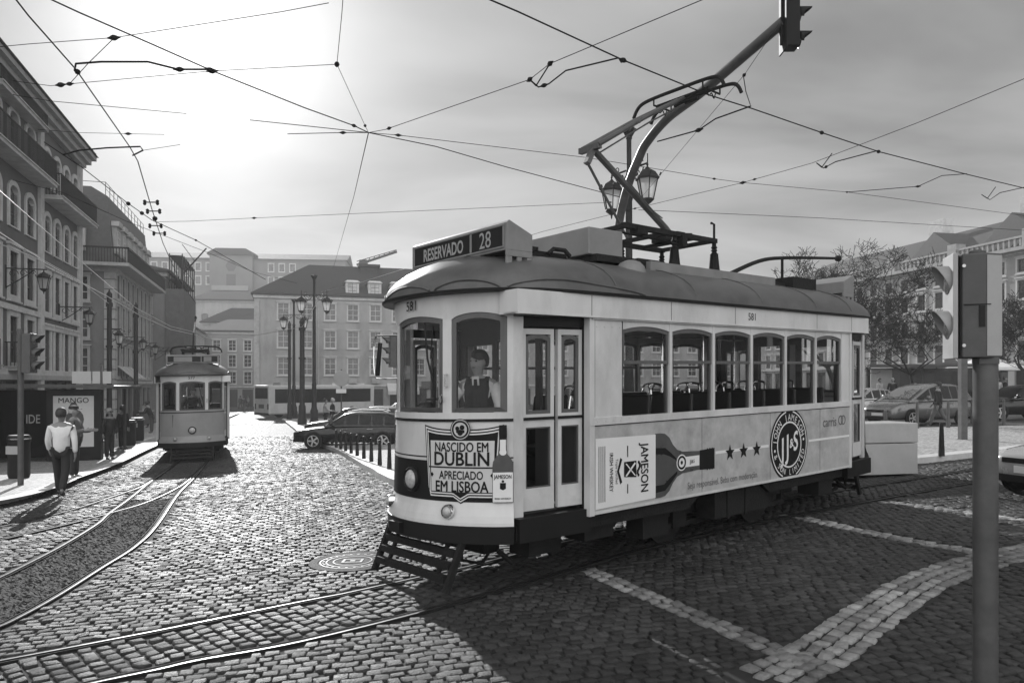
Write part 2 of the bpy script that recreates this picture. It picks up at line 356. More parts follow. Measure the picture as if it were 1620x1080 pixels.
def far_cobble(name, g, size, gj, bumpd):
    m = bpy.data.materials.new(name); m.use_nodes = True; t = m.node_tree; b = t.nodes['Principled BSDF']; L = t.links.new
    tc = N(t, 'ShaderNodeTexCoord'); mp = N(t, 'ShaderNodeMapping'); mp.inputs['Rotation'].default_value = (0, 0, -math.atan2(SX.y, SX.x)); L(tc.outputs['Object'], mp.inputs[0])
    n = N(t, 'ShaderNodeTexNoise'); n.inputs['Scale'].default_value = 6; n.inputs['Detail'].default_value = 4; L(tc.outputs['Object'], n.inputs['Vector'])
    mixv = N(t, 'ShaderNodeMixRGB'); mixv.inputs[0].default_value = .03; L(mp.outputs[0], mixv.inputs[1]); L(n.outputs['Color'], mixv.inputs[2])
    br = N(t, 'ShaderNodeTexBrick'); L(mixv.outputs[0], br.inputs[0]); br.inputs['Scale'].default_value = 1
    br.inputs['Brick Width'].default_value = size; br.inputs['Row Height'].default_value = size; br.inputs['Mortar Size'].default_value = size*.09; br.inputs['Mortar Smooth'].default_value = .6
    br.inputs['Color1'].default_value = (g*.65,)*3+(1,); br.inputs['Color2'].default_value = (g*1.35,)*3+(1,); br.inputs['Mortar'].default_value = (gj,)*3+(1,)
    L(br.outputs['Color'], b.inputs['Base Color'])
    n2 = N(t, 'ShaderNodeTexNoise'); n2.inputs['Scale'].default_value = 9; n2.inputs['Detail'].default_value = 6; L(tc.outputs['Object'], n2.inputs['Vector'])
    mm = N(t, 'ShaderNodeMath', operation='MULTIPLY_ADD'); L(br.outputs['Fac'], mm.inputs[0]); mm.inputs[1].default_value = -1; L(n2.outputs[0], mm.inputs[2])
    bp = N(t, 'ShaderNodeBump'); bp.inputs['Strength'].default_value = 1; bp.inputs['Distance'].default_value = bumpd; L(mm.outputs[0], bp.inputs['Height']); L(bp.outputs[0], b.inputs['Normal'])
    b.inputs['Roughness'].default_value = .68; b.inputs['Specular IOR Level'].default_value = .25
    return m
M['farcobble'] = far_cobble('far basalt setts', .085, .13, .02, .03); M['pavefar'] = far_cobble('small limestone pavement', .40, .07, .16, .006)

NEARY = 25.0
def ground_sheet():
    xs = np.unique(np.concatenate([np.linspace(-400, -40, 10), np.linspace(-40, 40, 81), np.linspace(40, 400, 10)]))
    ys = np.unique(np.concatenate([np.linspace(-60, 0, 7), np.linspace(0, NEARY, 26), np.linspace(NEARY, 90, 50), np.linspace(90, 900, 14)]))
    X, Y = np.meshgrid(xs, ys); Z = ground(X, Y)-np.where(Y <= NEARY, .016, .004)
    n = len(xs); vs = np.stack([X, Y, Z], -1).reshape(-1, 3)
    mb = MB(); mb.v = [tuple(p) for p in vs]
    for j in range(len(ys)-1):
        for i in range(n-1):
            mb.f.append((j*n+i, j*n+i+1, (j+1)*n+i+1, (j+1)*n+i)); mb.mi.append(0 if (ys[j] < NEARY and -2 <= ys[j] and -24 < xs[i] < 24) else 1)
    structure(mb.build('ground', [M['joint'], M['farcobble']], smooth=True))
ground_sheet()

def px_line(pts, n=8): return [v for v in spline([gnd(*p) for p in pts], n)]
RAIL_NEAR = [(-400,1235),(-60,1135),(120,1087),(250,1059),(318,1043.6),(480,1014),(709.6,957),(860,914),(1017,868),(1200,826),(1390,790),(1538,764),(1640,747)]
railN = px_line(RAIL_NEAR)
railF_left = px_line([(-500,1135),(-160,1074),(-60,1056),(19,1041.7),(268,994),(480,951),(620,925),(687,908)])
def offset_line(L_, d):
    out = []
    for i, p in enumerate(L_):
        t = (L_[min(i+1, len(L_)-1)]-L_[max(i-1, 0)]); t.z = 0; t.normalize()
        q = p+Vector((-t.y, t.x, 0))*d; q.z = float(ground(q.x, q.y)); out.append(q)
    return out
GAUGE = .98
off = offset_line(railN, GAUGE)
railF = [p for p in railF_left if p.x < -1.6]+[p for p in off if p.x > -.6]
railA = px_line([(-420,1185),(-200,1080),(-30,1003),(19,982),(90,943),(161,898),(214,864),(249,829),(283,779.5),(306,756.5),(325,733.6),(345,708)])
railB = px_line([(-420,1115),(-200,1008),(-30,927),(19,904),(96,864),(153,829),(172,812),(214,781),(264,743),(300,712)])
railC = px_line([(-400,945),(-200,900),(-30,860),(19,850),(115,827),(172,812),(230,795),(276,774),(300,757.5),(325,734)])
railD = px_line([(-400,920),(-200,877),(-30,840),(19,829),(115,806),(191,781),(230,766),(266,742)])
railE = px_line([(330,712),(372,690),(398,680),(404,675),(396,671),(360,672)])
railG = px_line([(340,720),(385,697),(420,676),(440,660)])
def dist_to(P, line):
    A = np.array([(p.x, p.y) for p in line]); best = np.full(len(P), 1e9)
    for a, b in zip(A[:-1], A[1:]):
        d = b-a; t = np.clip(((P-a)@d)/max(1e-9, d@d), 0, 1); best = np.minimum(best, np.linalg.norm(P-(a+t[:, None]*d), axis=1))
    return best
def inside(P, poly):
    poly = np.array([(p[0], p[1]) for p in poly]); c = np.zeros(len(P), bool); n = len(poly)
    for i in range(n):
        a, b = poly[i], poly[(i+1) % n]
        cond = ((a[1] > P[:, 1]) != (b[1] > P[:, 1])) & (P[:, 0] < (b[0]-a[0])*(P[:, 1]-a[1])/((b[1]-a[1]) or 1e-9)+a[0])
        c ^= cond
    return c
# pavements
kerbL = px_line([(-40,806),(19,794),(60,782),(92,769),(106,763),(189,731),(252,702)], 5)
last = kerbL[-1]; kerbL += [Vector((last.x+SD.x*k, last.y+SD.y*k, 0)) for k in (6, 15, 30, 48)]
paveL = kerbL+[Vector((-9.9-.3*y, y, 0)) for y in (78, 60, 40, 24, 12)]
kerbR = px_line([(505,705),(546,723),(577,743),(590,750),(603,759),(640,772),(760,776),(1000,765),(1366,741),(1540,724),(1700,706)], 5)
paveR = kerbR+[Vector((27, 27, 0)), Vector((12, 27.5, 0)), Vector((0, 28, 0))]
kerbI = px_line([(446,664.6),(458,674),(474,688)], 4)
paveI = kerbI+[Vector((-1, 36, 0)), Vector((2, 44, 0)), Vector((-2, 58, 0)), Vector((-14, 59, 0))]
bandsW = [[gnd(920,897), gnd(1000,930), gnd(1130,985), gnd(1285,1050)], [gnd(1240,812), gnd(1300,825), gnd(1420,850), gnd(1545,872)],
          [gnd(1210,1075), gnd(1300,1028), gnd(1380,970), gnd(1470,915), gnd(1560,885), gnd(1650,865)], [gnd(1395,792), gnd(1480,803), gnd(1620,822)],
          [gnd(285,801), gnd(420,794), gnd(620,782)], [gnd(330,767), gnd(590,754)], [gnd(330,752), gnd(570,742)], [gnd(120,762), gnd(210,757)]]
manC = gnd(558, 888)
AI = [p for p in railA if p.y < 14.5]; BI = [p for p in railB if p.y < 14.5]; asph = AI+BI[::-1]

def stones():
    cells = []
    def grid(ax, ay, s, mask_fn, cx, cy, half):
        k = int(half/s); I, J = np.meshgrid(np.arange(-k, k), np.arange(-k, k)); I = I.ravel().astype(float); J = J.ravel()
        u = (I+.5*(J % 2)+np.random.uniform(-.12, .12, len(I)))*s*1.06; v = J*s+.02*np.sin(u*2.1+J*.05)
        P = np.stack([cx+ax[0]*u+ay[0]*v, cy+ax[1]*u+ay[1]*v], -1)
        keep = (P[:, 1] > 1.3) & ((P[:, 1] < NEARY) | ((P[:, 1] < 40) & (P[:, 0] < -1) & (P[:, 0] > -5.6-.285*P[:, 1]))) & (np.abs(P[:, 0]) < .72*P[:, 1]+3.4)
        P = P[keep]; P = P[mask_fn(P)]
        return P
    rel = lambda P: ((P[:, 0]-T0.x)*TD.x+(P[:, 1]-T0.y)*TD.y, (P[:, 0]-T0.x)*TN.x+(P[:, 1]-T0.y)*TN.y)
    def zoneT(P):
        dn = dist_to(P, railN); df = dist_to(P, railF)
        return (dn < GAUGE+.02) & (df < GAUGE+.02)
    S = .110
    A = grid((SX.x, SX.y), (SD.x, SD.y), S, lambda P: ~zoneT(P), -2, 20, 36)
    B = grid((TN.x, TN.y), (TD.x, TD.y), S*1.12, zoneT, T0.x, T0.y, 26)
    P = np.concatenate([A, B]); ang = np.concatenate([np.full(len(A), math.atan2(SX.y, SX.x)), np.full(len(B), math.atan2(TN.y, TN.x))])
    keep = np.ones(len(P), bool)
    for r in (railN, railF, railA, railB, railC, railD): keep &= dist_to(P, r) > .10
    keep &= ~inside(P, asph); keep &= np.hypot(P[:, 0]-manC.x, P[:, 1]-manC.y) > .50
    for pv in (paveL, paveR): keep &= ~inside(P, pv)
    P = P[keep]; ang = ang[keep]; n = len(P)
    band = np.zeros(n, bool); BP = []; BA = []; BS = []
    for i, b in enumerate(bandsW):
        rows = 4 if i == 2 else 2; w = .125
        band |= dist_to(P, b) < rows*w/2+.03
        Q = spline([Vector((p.x, p.y, 0)) for p in b], 12); d = np.concatenate([[0], np.cumsum([(q-p).length for p, q in zip(Q, Q[1:])])])
        qx = np.array([p.x for p in Q]); qy = np.array([p.y for p in Q])
        for r in range(rows):
            s = np.arange(.07+(.06 if r % 2 else 0), d[-1], .15)+np.random.uniform(-.012, .012, len(np.arange(.07+(.06 if r % 2 else 0), d[-1], .15)))
            x, y = np.interp(s, d, qx), np.interp(s, d, qy); x2, y2 = np.interp(s+.05, d, qx), np.interp(s+.05, d, qy); a_ = np.arctan2(y2-y, x2-x+1e-9)
            o = (r-(rows-1)/2)*w; BP.append(np.stack([x-np.sin(a_)*o, y+np.cos(a_)*o], -1)); BA.append(a_)
    P = P[~band]; ang = ang[~band]; BP = np.concatenate(BP); BA = np.concatenate(BA)
    kb = np.ones(len(BP), bool)
    for r in (railN, railF, railA, railB): kb &= dist_to(BP, r) > .10
    BP, BA = BP[kb], BA[kb]; n0 = len(P); P = np.concatenate([P, BP]); ang = np.concatenate([ang, BA]); n = len(P); white = np.arange(n) >= n0
    a = np.random.uniform(.048, .0565, n)*np.where(np.random.rand(n) < .08, .86, 1); b_ = np.random.uniform(.0475, .0530, n); h = np.random.normal(.004, .0032, n)
    a = np.where(white, np.random.uniform(.056, .067, n), a); b_ = np.where(white, np.random.uniform(.047, .055, n), b_)
    sx = np.random.normal(0, .05, n); sy = np.random.normal(0, .05, n)
    ang = ang+np.random.normal(0, .06, n); ca, sa = np.cos(ang), np.sin(ang)
    jx0 = [None]*4; V = np.zeros((n, 12, 3)); corners = [(-1,-1),(1,-1),(1,1),(-1,1)]
    for r, (sc, dz) in enumerate([(1.0, -.034), (.98, -.009), (.86, 0)]):
        for c, (x, y) in enumerate(corners):
            jx = np.random.normal(0, .0062, n) if r == 0 else jx0[c][0]; jy = np.random.normal(0, .0062, n) if r == 0 else jx0[c][1]; jx0[c] = (jx, jy)
            lx = x*a*sc+jx; ly = y*b_*sc+jy
            wx = P[:, 0]+lx*ca-ly*sa; wy = P[:, 1]+lx*sa+ly*ca
            V[:, r*4+c, 0] = wx; V[:, r*4+c, 1] = wy; V[:, r*4+c, 2] = ground(wx, wy)+h+dz+(sx*lx+sy*ly if r else 0)
    fl = []
    for r in (0, 1):
        for c in range(4): fl.append((r*4+c, r*4+(c+1) % 4, (r+1)*4+(c+1) % 4, (r+1)*4+c))
    fl.append((8, 9, 10, 11)); fl = np.array(fl)
    F = (np.arange(n)*12)[:, None, None]+fl[None]
    for nm, sel in (('cobbles', ~white), ('cobble_bands', white)):
        k = int(sel.sum()); VV = V[sel].reshape(-1, 3); FF = ((np.arange(k)*12)[:, None, None]+fl[None]).reshape(-1, 4)
        me = bpy.data.meshes.new(nm); me.vertices.add(len(VV)); me.vertices.foreach_set('co', VV.ravel())
        me.loops.add(FF.size); me.loops.foreach_set('vertex_index', FF.ravel().astype(np.int32))
        me.polygons.add(len(FF)); me.polygons.foreach_set('loop_start', np.arange(0, FF.size, 4, dtype=np.int32))
        me.polygons.foreach_set('use_smooth', np.ones(len(FF), bool)); me.update(calc_edges=True); me.validate()
        me.materials.append(M['basalt'] if nm == 'cobbles' else M['whitesett']); o = put(nm, me); structure(o)
stones()

def rails(name, lines, side):
    mb = MB()
    for L_, s in zip(lines, side):
        for (o0, o1, z0, z1, mi) in ((-.030, .030, .007, .007, 1), (-.022, -.004, .011, .011, 0), (.030*s, .056*s, -.012, -.012, 1), (.056*s, .066*s, .007, .007, 1)):
            A = offset_line(L_, min(o0, o1)); B = offset_line(L_, max(o0, o1))
            mb.strip([p+Vector((0,0,z0)) for p in A], [p+Vector((0,0,z1)) for p in B], mi)
            if mi == 1 and z0 > 0:
                for Q in (A, B): mb.strip([p+Vector((0,0,-.03)) for p in Q], [p+Vector((0,0,z0)) for p in Q], mi)
    structure(mb.build(name, [M['rail'], M['chassis']]))
rails('tram_track', [railN, railF], (1, -1))
rails('street_tram_track', [railA, railB, railC, railD, railE, railG], (1, -1, 1, -1, 1, 1))
def asphalt_bed():
    mb = MB(); A = offset_line(AI, .09)
    def res(Lx, n=420):
        pts = [Vector((p.x, p.y, 0)) for p in Lx]; d = [0]
        for p, q in zip(pts, pts[1:]): d.append(d[-1]+(q-p).length)
        out = []
        for i in range(n):
            s = d[-1]*i/(n-1); j = max(0, min(len(d)-2, int(np.searchsorted(d, s))-1)); t = (s-d[j])/max(1e-6, d[j+1]-d[j]); out.append(pts[j].lerp(pts[j+1], t))
        return out
    A = res(A); B = res(offset_line(BI, -.09))
    rows = [[a.lerp(b, t) for t in np.linspace(0, 1, 30)] for a, b in zip(A, B)]
    rnd = random.Random(3)
    rows = [[Vector((p.x+rnd.uniform(-.012, .012), p.y+rnd.uniform(-.012, .012), float(ground(p.x, p.y))+rnd.gauss(-.002, .0065))) for p in r] for r in rows]
    n = 30; mb.v = [tuple(p) for r in rows for p in r]
    for j in range(len(rows)-1):
        for i in range(n-1): mb.f.append((j*n+i, j*n+i+1, (j+1)*n+i+1, (j+1)*n+i)); mb.mi.append(0)
    structure(mb.build('asphalt_bed', M['asphalt']))
asphalt_bed()

def pavement(name, poly, kerb, h=.13, kw=.22):
    """paved top, with a kerb of long pale stones along the road"""
    mb = MB()
    top = [Vector((p.x, p.y, float(ground(p.x, p.y))+h)) for p in poly]
    import bmesh
    bm = bmesh.new(); bvs = [bm.verts.new(p) for p in top]; f = bm.faces.new(bvs); bmesh.ops.triangulate(bm, faces=[f])
    bmesh.ops.subdivide_edges(bm, edges=[e for e in bm.edges if e.calc_length() > 3], cuts=3, use_grid_fill=True)
    for v in bm.verts: v.co.z = float(ground(v.co.x, v.co.y))+h
    me = bpy.data.meshes.new(name); bm.to_mesh(me); bm.free(); me.materials.append(M['pavefar']); structure(put(name, me))
    inner = offset_line(kerb, kw); i2 = offset_line(kerb, kw) if True else None
    cx = sum(p.x for p in poly)/len(poly); cy = sum(p.y for p in poly)/len(poly)
    mid = len(kerb)//2
    if (inner[mid]-Vector((cx, cy, 0))).length > (kerb[mid]-Vector((cx, cy, 0))).length: inner = offset_line(kerb, -kw)
    up = lambda Q, dz: [Vector((p.x, p.y, float(ground(p.x, p.y))+dz)) for p in Q]
    mk = MB(); mk.strip(up(kerb, h+.006), up(inner, h+.006)); mk.strip(up(kerb, -.03), up(kerb, h+.006)); structure(mk.build(name+'_kerb', M['kerb']))
pavement('left_pavement', paveL, kerbL, kw=.35); pavement('island_pavement', paveR, kerbR, kw=.4); pavement('far_island_pavement', paveI, kerbI, kw=.4)

def manhole():
    t = thing('manhole_cover', 'round iron manhole cover in the cobbles just left of the near tram front', 'manhole cover', manC)
    s = (.0216, 0)
    MB().lathe([(.40, -.02), (.40, .012), (.50, .012), (.50, -.02)], n=40).build('frame_ring', M['chassis'], t, shear=s)
    mb = MB(); mb.lathe([(.395, -.02), (.395, .008)], n=40)
    for r in (.37, .30, .22): ringfaces(mb, r-.008, r+.008, lambda u, v: (u, v, .013), mi=1)
    for x0, x1, y0, y1 in ((-.12,.12,.06,.085),(-.12,.12,-.085,-.06),(-.12,-.09,-.06,.06),(.09,.12,-.06,.06),(-.03,.03,-.03,.03)): mb.box(x0, x1, y0, y1, .008, .014, 1)
    for k in range(24):
        a = 2*math.pi*k/24; mb.box(.335*math.cos(a)-.014, .335*math.cos(a)+.014, .335*math.sin(a)-.014, .335*math.sin(a)+.014, .008, .014, 1)
    mb.build('lid', [M['chassis'], M['galv']], t, shear=s)
manhole()
# ------------------------------------------------------------------ trams
_q = [Vector((t, q, 0)) for q, t in ((-1.0,-.885),(-.92,-.985),(-.78,-1.10),(-.58,-1.225),(-.3,-1.33),(0,-1.365),(.3,-1.33),(.58,-1.225),(.78,-1.10),(.92,-.985),(1.0,-.885))]
FCURVE = spline(_q, 8)
FQ = np.array([p.y for p in FCURVE]); FT = np.array([p.x for p in FCURVE])
FS = np.concatenate([[0], np.cumsum(np.hypot(np.diff(FQ), np.diff(FT)))]); FS -= np.interp(0, FQ, FS)
def fc(q, z, o=0.0):
    """point of the rounded tram end at lateral place q, height z, o metres proud"""
    e = .01; t = float(np.interp(q, FQ, FT)); dt = float(np.interp(min(q+e, 1), FQ, FT)-np.interp(max(q-e, -1), FQ, FT)); dq = min(q+e, 1)-max(q-e, -1)
    n = Vector((-dq, dt, 0)).normalized(); return (t+n.x*o, q+n.y*o, z)
def fs(s, z, o=0.0): return fc(float(np.interp(s, FS, FQ)), z, o)
def qs(a, b, n=24): return [a+(b-a)*i/n for i in range(n+1)]
def frame_ring(mb, fn, u0, u1, z0, z1, rise, w, d0, d1, mi=0, n=10, inner=True):
    um = (u0+u1)/2
    def loop(a, b, c, d, r):
        P = [(a, c), (b, c)]; m = (a+b)/2; h = (b-a)/2
        P += [(b-(b-a)*i/n, d+r*(1-((b-(b-a)*i/n-m)/h)**2)) for i in range(n+1)]
        return P
    O = loop(u0, u1, z0, z1, rise); I = loop(u0+w, u1-w, z0+w, z1-w, rise*.8)
    k = len(O)
    for L_, d in ((0, d0), (1, d1)):
        mb.strip([fn(u, z, d) for u, z in O], [fn(u, z, d) for u, z in I], mi, closed=True)
    mb.strip([fn(u, z, d0) for u, z in I], [fn(u, z, d1) for u, z in I], mi, closed=True)
    mb.strip([fn(u, z, d0) for u, z in O], [fn(u, z, d1) for u, z in O], mi, closed=True)
    return I
def pane_faces(mb, fn, I, d, mi=0, n=10):
    """I: two lower corners then the arch from right to left"""
    top = I[2:]; um = len(top)
    a0, b0 = I[0], I[1]
    for i in range(um-1):
        (ua, za), (ub, zb) = top[i], top[i+1]
        mb.add([fn(ub, a0[1], d), fn(ua, a0[1], d), fn(ua, za, d), fn(ub, zb, d)], [(0, 1, 2, 3)], mi)
ZG = 2.94
OUT = [(-1.47,0),(-1.455,-.22),(-1.41,-.45),(-1.32,-.68),(-1.17,-.89),(-.97,-1.06),(-.70,-1.17),(-.4,-1.215),(0,-1.235)]
HALF = OUT+[(t, -1.24) for t in (.8,1.6,2.4,2.82)]
def roof_outline():
    near = HALF; nearr = [(5.64-t, q) for t, q in near[::-1]][1:]
    a = near+nearr                       # front centre -> near side -> rear centre
    b = [(t, -q) for t, q in a[::-1]][1:-1]
    return a+b
RO = roof_outline()
def roof_at(t, q, h):
    a = math.sqrt(max(0, 1-h*h)); a = max(a, .12); e = 1.2*(1-a)
    return Vector((2.82+(t-2.82)*(1-e/4.29), q*a, ZG+.52*h))
def roof_z(t, q):
    for k in range(101):
        h = k/100; a = max(.12, math.sqrt(1-h*h))
        if abs(q) >= 1.24*a: return ZG+.52*h
    return ZG+.52

def make_tram(name, label, loc, ang, shear, no, adverts, pan_up):
    t = thing(name, label, 'tram', loc, ang)
    low = M['cream'] if adverts else M['ochre']
    turn = lambda mb: [setattr(mb, 'v', [(5.64-x, -y, z) for x, y, z in mb.v])]
    def B(mb, nm, ms, par=t, **kw): return mb.build(nm, ms, par, shear=shear, **kw)
    side = lambda u, z, o=0.0: (u, -1.19-o, z)
    pitch = [(.49,1.282),(1.33,2.112),(2.158,2.94),(2.984,3.768),(3.812,4.58),(4.62,5.345)]
    # ---- both ends and both sides: the half turned round
    for rear in (0, 1):
        T = (lambda mb: turn(mb)) if rear else (lambda mb: None)
        mb = MB(); Q = qs(-1, 1, 36)
        mb.strip([fc(q, .89, .015) for q in Q], [fc(q, 1.69, 0) for q in Q]); mb.strip([fc(q, .89, -.03) for q in Q], [fc(q, 1.69, -.03) for q in Q])
        prof = [(.66,.082),(.70,.078),(.76,.062),(.83,.034),(.89,.015)]
        for (z0, o0), (z1, o1) in zip(prof, prof[1:]): mb.strip([fc(q, z0, o0) for q in Q], [fc(q, z1, o1) for q in Q])
        mb.strip([fc(q, 1.70, .008) for q in Q], [fc(q, 1.762, .008) for q in Q]); mb.strip([fc(q, 1.762, .008) for q in Q], [fc(q, 1.762, -.03) for q in Q])
        for s in (-1, 1):      # corner posts
            mb.hexa([(-.885,s*1.0,.66),(-.774,s*1.02,.66),(-.774,s*.97,.66),(-.90,s*.95,.66),(-.885,s*1.0,2.69),(-.774,s*1.02,2.69),(-.774,s*.97,2.69),(-.90,s*.95,2.69)])
        T(mb); pnl = B(mb, 'end_panel', low, smooth=True)
        mb = MB(); mb.strip([fc(q, .665, .090) for q in Q], [fc(q, .50, .086) for q in Q]); mb.strip([fc(q, .665, .090) for q in Q], [fc(q, .675, .07) for q in Q]); mb.strip([fc(q, .50, .086) for q in Q], [fc(q, .50, -.2) for q in Q])
        for s in (-1, 1): mb.hexa([(-.89,s*1.10,.50),(.02,s*1.16,.50),(.02,s*.8,.50),(-.89,s*.8,.50),(-.89,s*1.10,.735),(.02,s*1.16,.735),(.02,s*.8,.735),(-.89,s*.8,.735)])
        mb.box(-1.50, -1.38, .08, .28, .53, .64)
        T(mb); B(mb, 'bumper', M['black'], smooth=True)
        mb = MB(); mb.strip([fc(q, 1.672, .012) for q in Q], [fc(q, 1.70, .012) for q in Q]); mb.strip([fc(q, 1.672, .012) for q in Q], [fc(q, 1.672, 0) for q in Q]); mb.strip([fc(q, 1.70, .012) for q in Q], [fc(q, 1.70, 0) for q in Q])
        T(mb); B(mb, 'belt_line', M['black'])
        # windows of the end
        wins = [(-.965,-.50),(-.405,.405),(.50,.965)]
        def ztop(q):
            for a, b in wins:
                if a <= q <= b: return 2.69+.05*(1-((q-(a+b)/2)/((b-a)/2))**2)
            return 2.68
        Qf = sorted(set([-1.0, 1.0]+[x for a, b in wins for x in qs(a, b, 12)]))
        mb = MB(); mb.strip([fc(q, ztop(q), 0) for q in Qf], [fc(q, ZG, .02) for q in Qf]); mb.strip([fc(q, ztop(q), 0) for q in Qf], [fc(q, ztop(q), -.05) for q in Qf]); mb.strip([fc(q, ztop(q), -.05) for q in Qf], [fc(q, ZG, -.05) for q in Qf])
        for a, b in ((-.50,-.405),(.405,.50),(-1.0,-.965),(.965,1.0)):
            for o in (0, -.05): mb.strip([fc(a, 1.76, o), fc(b, 1.76, o)], [fc(a, 2.69, o), fc(b, 2.69, o)])
            for q in (a, b): mb.strip([fc(q, 1.76, 0), fc(q, 1.76, -.05)], [fc(q, 2.69, 0), fc(q, 2.69, -.05)])
        T(mb); fas = B(mb, 'end_fascia', M['cream'], smooth=True, angle=30)
        for wi, (a, b) in enumerate(wins):
            mb = MB(); I = frame_ring(mb, fc, a, b, 1.765, 2.69, .05, .045, -.012, -.05); T(mb); fr = B(mb, 'end_window', M['wood'])
            mb = MB(); pane_faces(mb, fc, I, -.03); T(mb); B(mb, 'pane', M['glass'], fr)
            if wi == 1 and not rear:
                mb = MB(); mb.tube([fc(-.20, 2.66, .03), fc(-.26, 2.30, .05), fc(-.33, 2.05, .04)], .010, 6); mb.tube([fc(-.30, 2.62, .02), fc(-.30, 2.3, .05)], .008, 6); mb.tube([fc(-.33, 2.22, .03), fc(-.335, 1.84, .03)], .012, 6); B(mb, 'wiper', M['black'], fr)
        mb = MB(); mb.tube([fc(-.452, 2.02, 0), fc(-.452, 2.02, .04), fc(-.452, 2.14, .045), fc(-.452, 2.14, 0)], .011, 6); T(mb); B(mb, 'handrail', M['chrome'])
        # lamps
        for q, z, r, nm in ((0, 1.085, .105, 'headlight'), (-.50, .80, .058, 'fog_light'), (.50, .80, .058, 'fog_light')):
            p = Vector(fc(q, z, .015 if nm == 'headlight' else .05)); n = (Vector(fc(q, z, 1))-Vector(fc(q, z, 0))).normalized()
            rot = n.to_track_quat('Z', 'Y').to_matrix()
            mb = MB(); mb.lathe([(r*1.2,-.05),(r*1.22,.03),(r*1.05,.05),(r*.95,.035)], n=24); mb.v = [tuple(p+rot @ Vector(v)) for v in mb.v]; T(mb); h = B(mb, nm, M['black'] if nm == 'headlight' else M['chrome'], smooth=True)
            mb = MB(); mb.lathe([(r*.95,.03),(r*.8,.05),(r*.45,.065),(.001,.07)], n=24); mb.v = [tuple(p+rot @ Vector(v)) for v in mb.v]; T(mb); B(mb, 'lens', M['lens'], h, smooth=True)
        # fender boards
        mb = MB()
        for z, x in ((.40,-1.30),(.29,-1.36),(.175,-1.42)): mb.hexa([(x-.03,-.62,z-.04),(x+.03,-.62,z-.04),(x+.03,.62,z-.04),(x-.03,.62,z-.04),(x-.03,-.62,z+.03),(x+.03,-.62,z+.03),(x+.03,.62,z+.03),(x-.03,.62,z+.03)])
        for q in (-.66, .66): mb.bar((-1.24, q, .52), (-1.45, q, .05), .05, .06)
        for q in (-.45, .45): mb.bar((-1.27, q, .46), (-1.40, q, .16), .03, .04)
        T(mb); B(mb, 'fender', M['chassis'])
        # gutter + sign
        # doors on both sides of this platform
        for s in (-1, 1):
            fd = lambda u, z, o=0.0, s=s: (u, s*(1.128+.126*u+o), z)
            mb = MB()
            for u0, u1 in ((-.774, -.02),): mb.strip([fd(u0, 2.60, -.03), fd(u1, 2.60, -.03)], [fd(u0, 2.70, -.03), fd(u1, 2.70, -.03)])
            mb.hexa([fd(-.02,.735,.03), fd(.06,.735,.04), fd(.06,.735,-.08), fd(-.02,.735,-.08), fd(-.02,2.70,.03), fd(.06,2.70,.04), fd(.06,2.70,-.08), fd(-.02,2.70,-.08)])
            T(mb); B(mb, 'door_surround', M['black'])
            for u0, u1 in ((-.768, -.385), (-.335, -.03)):
                mb = MB(); o0, o1 = -.035, -.075
                w = .042
                for a, b, c, d in ((u0,u0+w,.78,2.575),(u1-w,u1,.78,2.575),(u0+w,u1-w,.78,1.00),(u0+w,u1-w,1.60,1.73),(u0+w,u1-w,2.52,2.575)):
                    mb.hexa([fd(a,c,o0),fd(b,c,o0),fd(b,c,o1),fd(a,c,o1),fd(a,d,o0),fd(b,d,o0),fd(b,d,o1),fd(a,d,o1)])
                T(mb); dr = B(mb, 'door', M['cream2'])
                mb = MB(); I = frame_ring(mb, fd, u0+w, u1-w, 1.73, 2.49, .03, .036, -.04, -.07); frame_ring(mb, fd, u0+w, u1-w, 1.00, 1.60, 0, .014, -.04, -.07); T(mb); B(mb, 'sash', M['wood'], dr)
                mb = MB(); mb.strip([fd(u0+w,1.73,-.055), fd(u1-w,1.73,-.055)], [fd(u0+w,2.52,-.055), fd(u1-w,2.52,-.055)]); mb.strip([fd(u0+w,1.0,-.055), fd(u1-w,1.0,-.055)], [fd(u0+w,1.6,-.055), fd(u1-w,1.6,-.055)]); T(mb); B(mb, 'pane', M['glass'], dr)
                mb = MB(); mb.hexa([fd(u0,1.672,-.02),fd(u1,1.672,-.02),fd(u1,1.672,-.04),fd(u0,1.672,-.04),fd(u0,1.70,-.02),fd(u1,1.70,-.02),fd(u1,1.70,-.04),fd(u0,1.70,-.04)]); T(mb); B(mb, 'door_belt', M['black'], dr)
        # side
        mb = MB(); mb.box(0.0, 5.64, -1.19, -1.16, .67, 1.585)
        T(mb); sp = B(mb, 'side_panel', M['ad'] if adverts else M['ochre'])
        mb = MB(); mb.box(-.02, 5.66, -1.205, -1.13, 1.588, 1.665); mb.box(-.03, .045, -1.20, -1.12, .66, 2.70); mb.box(5.60, 5.67, -1.20, -1.12, .66, 2.70)
        mb.box(.0, 5.64, -1.197, -1.191, .668, .70)
        mb.box(.05, .48, -1.19, -1.13, 1.665, 2.70); mb.box(5.36, 5.595, -1.19, -1.13, 1.665, 2.70)
        for (a, b), (c, d) in zip(pitch, pitch[1:]): mb.box(b, c, -1.195, -1.12, 1.665, 2.70)
        for a, b in pitch:
            U = qs(a, b, 10); zt = lambda u: 2.585+.045*(1-((u-(a+b)/2)/((b-a)/2))**2)
            mb.strip([side(u, zt(u)) for u in U], [side(u, 2.70) for u in U]); mb.strip([side(u, zt(u)) for u in U], [side(u, zt(u), -.06) for u in U]); mb.strip([side(u, zt(u), -.06) for u in U], [side(u, 2.70, -.06) for u in U])
        mb.tube([(0, -1.205, 2.685), (5.64, -1.205, 2.685)], .012, 6)
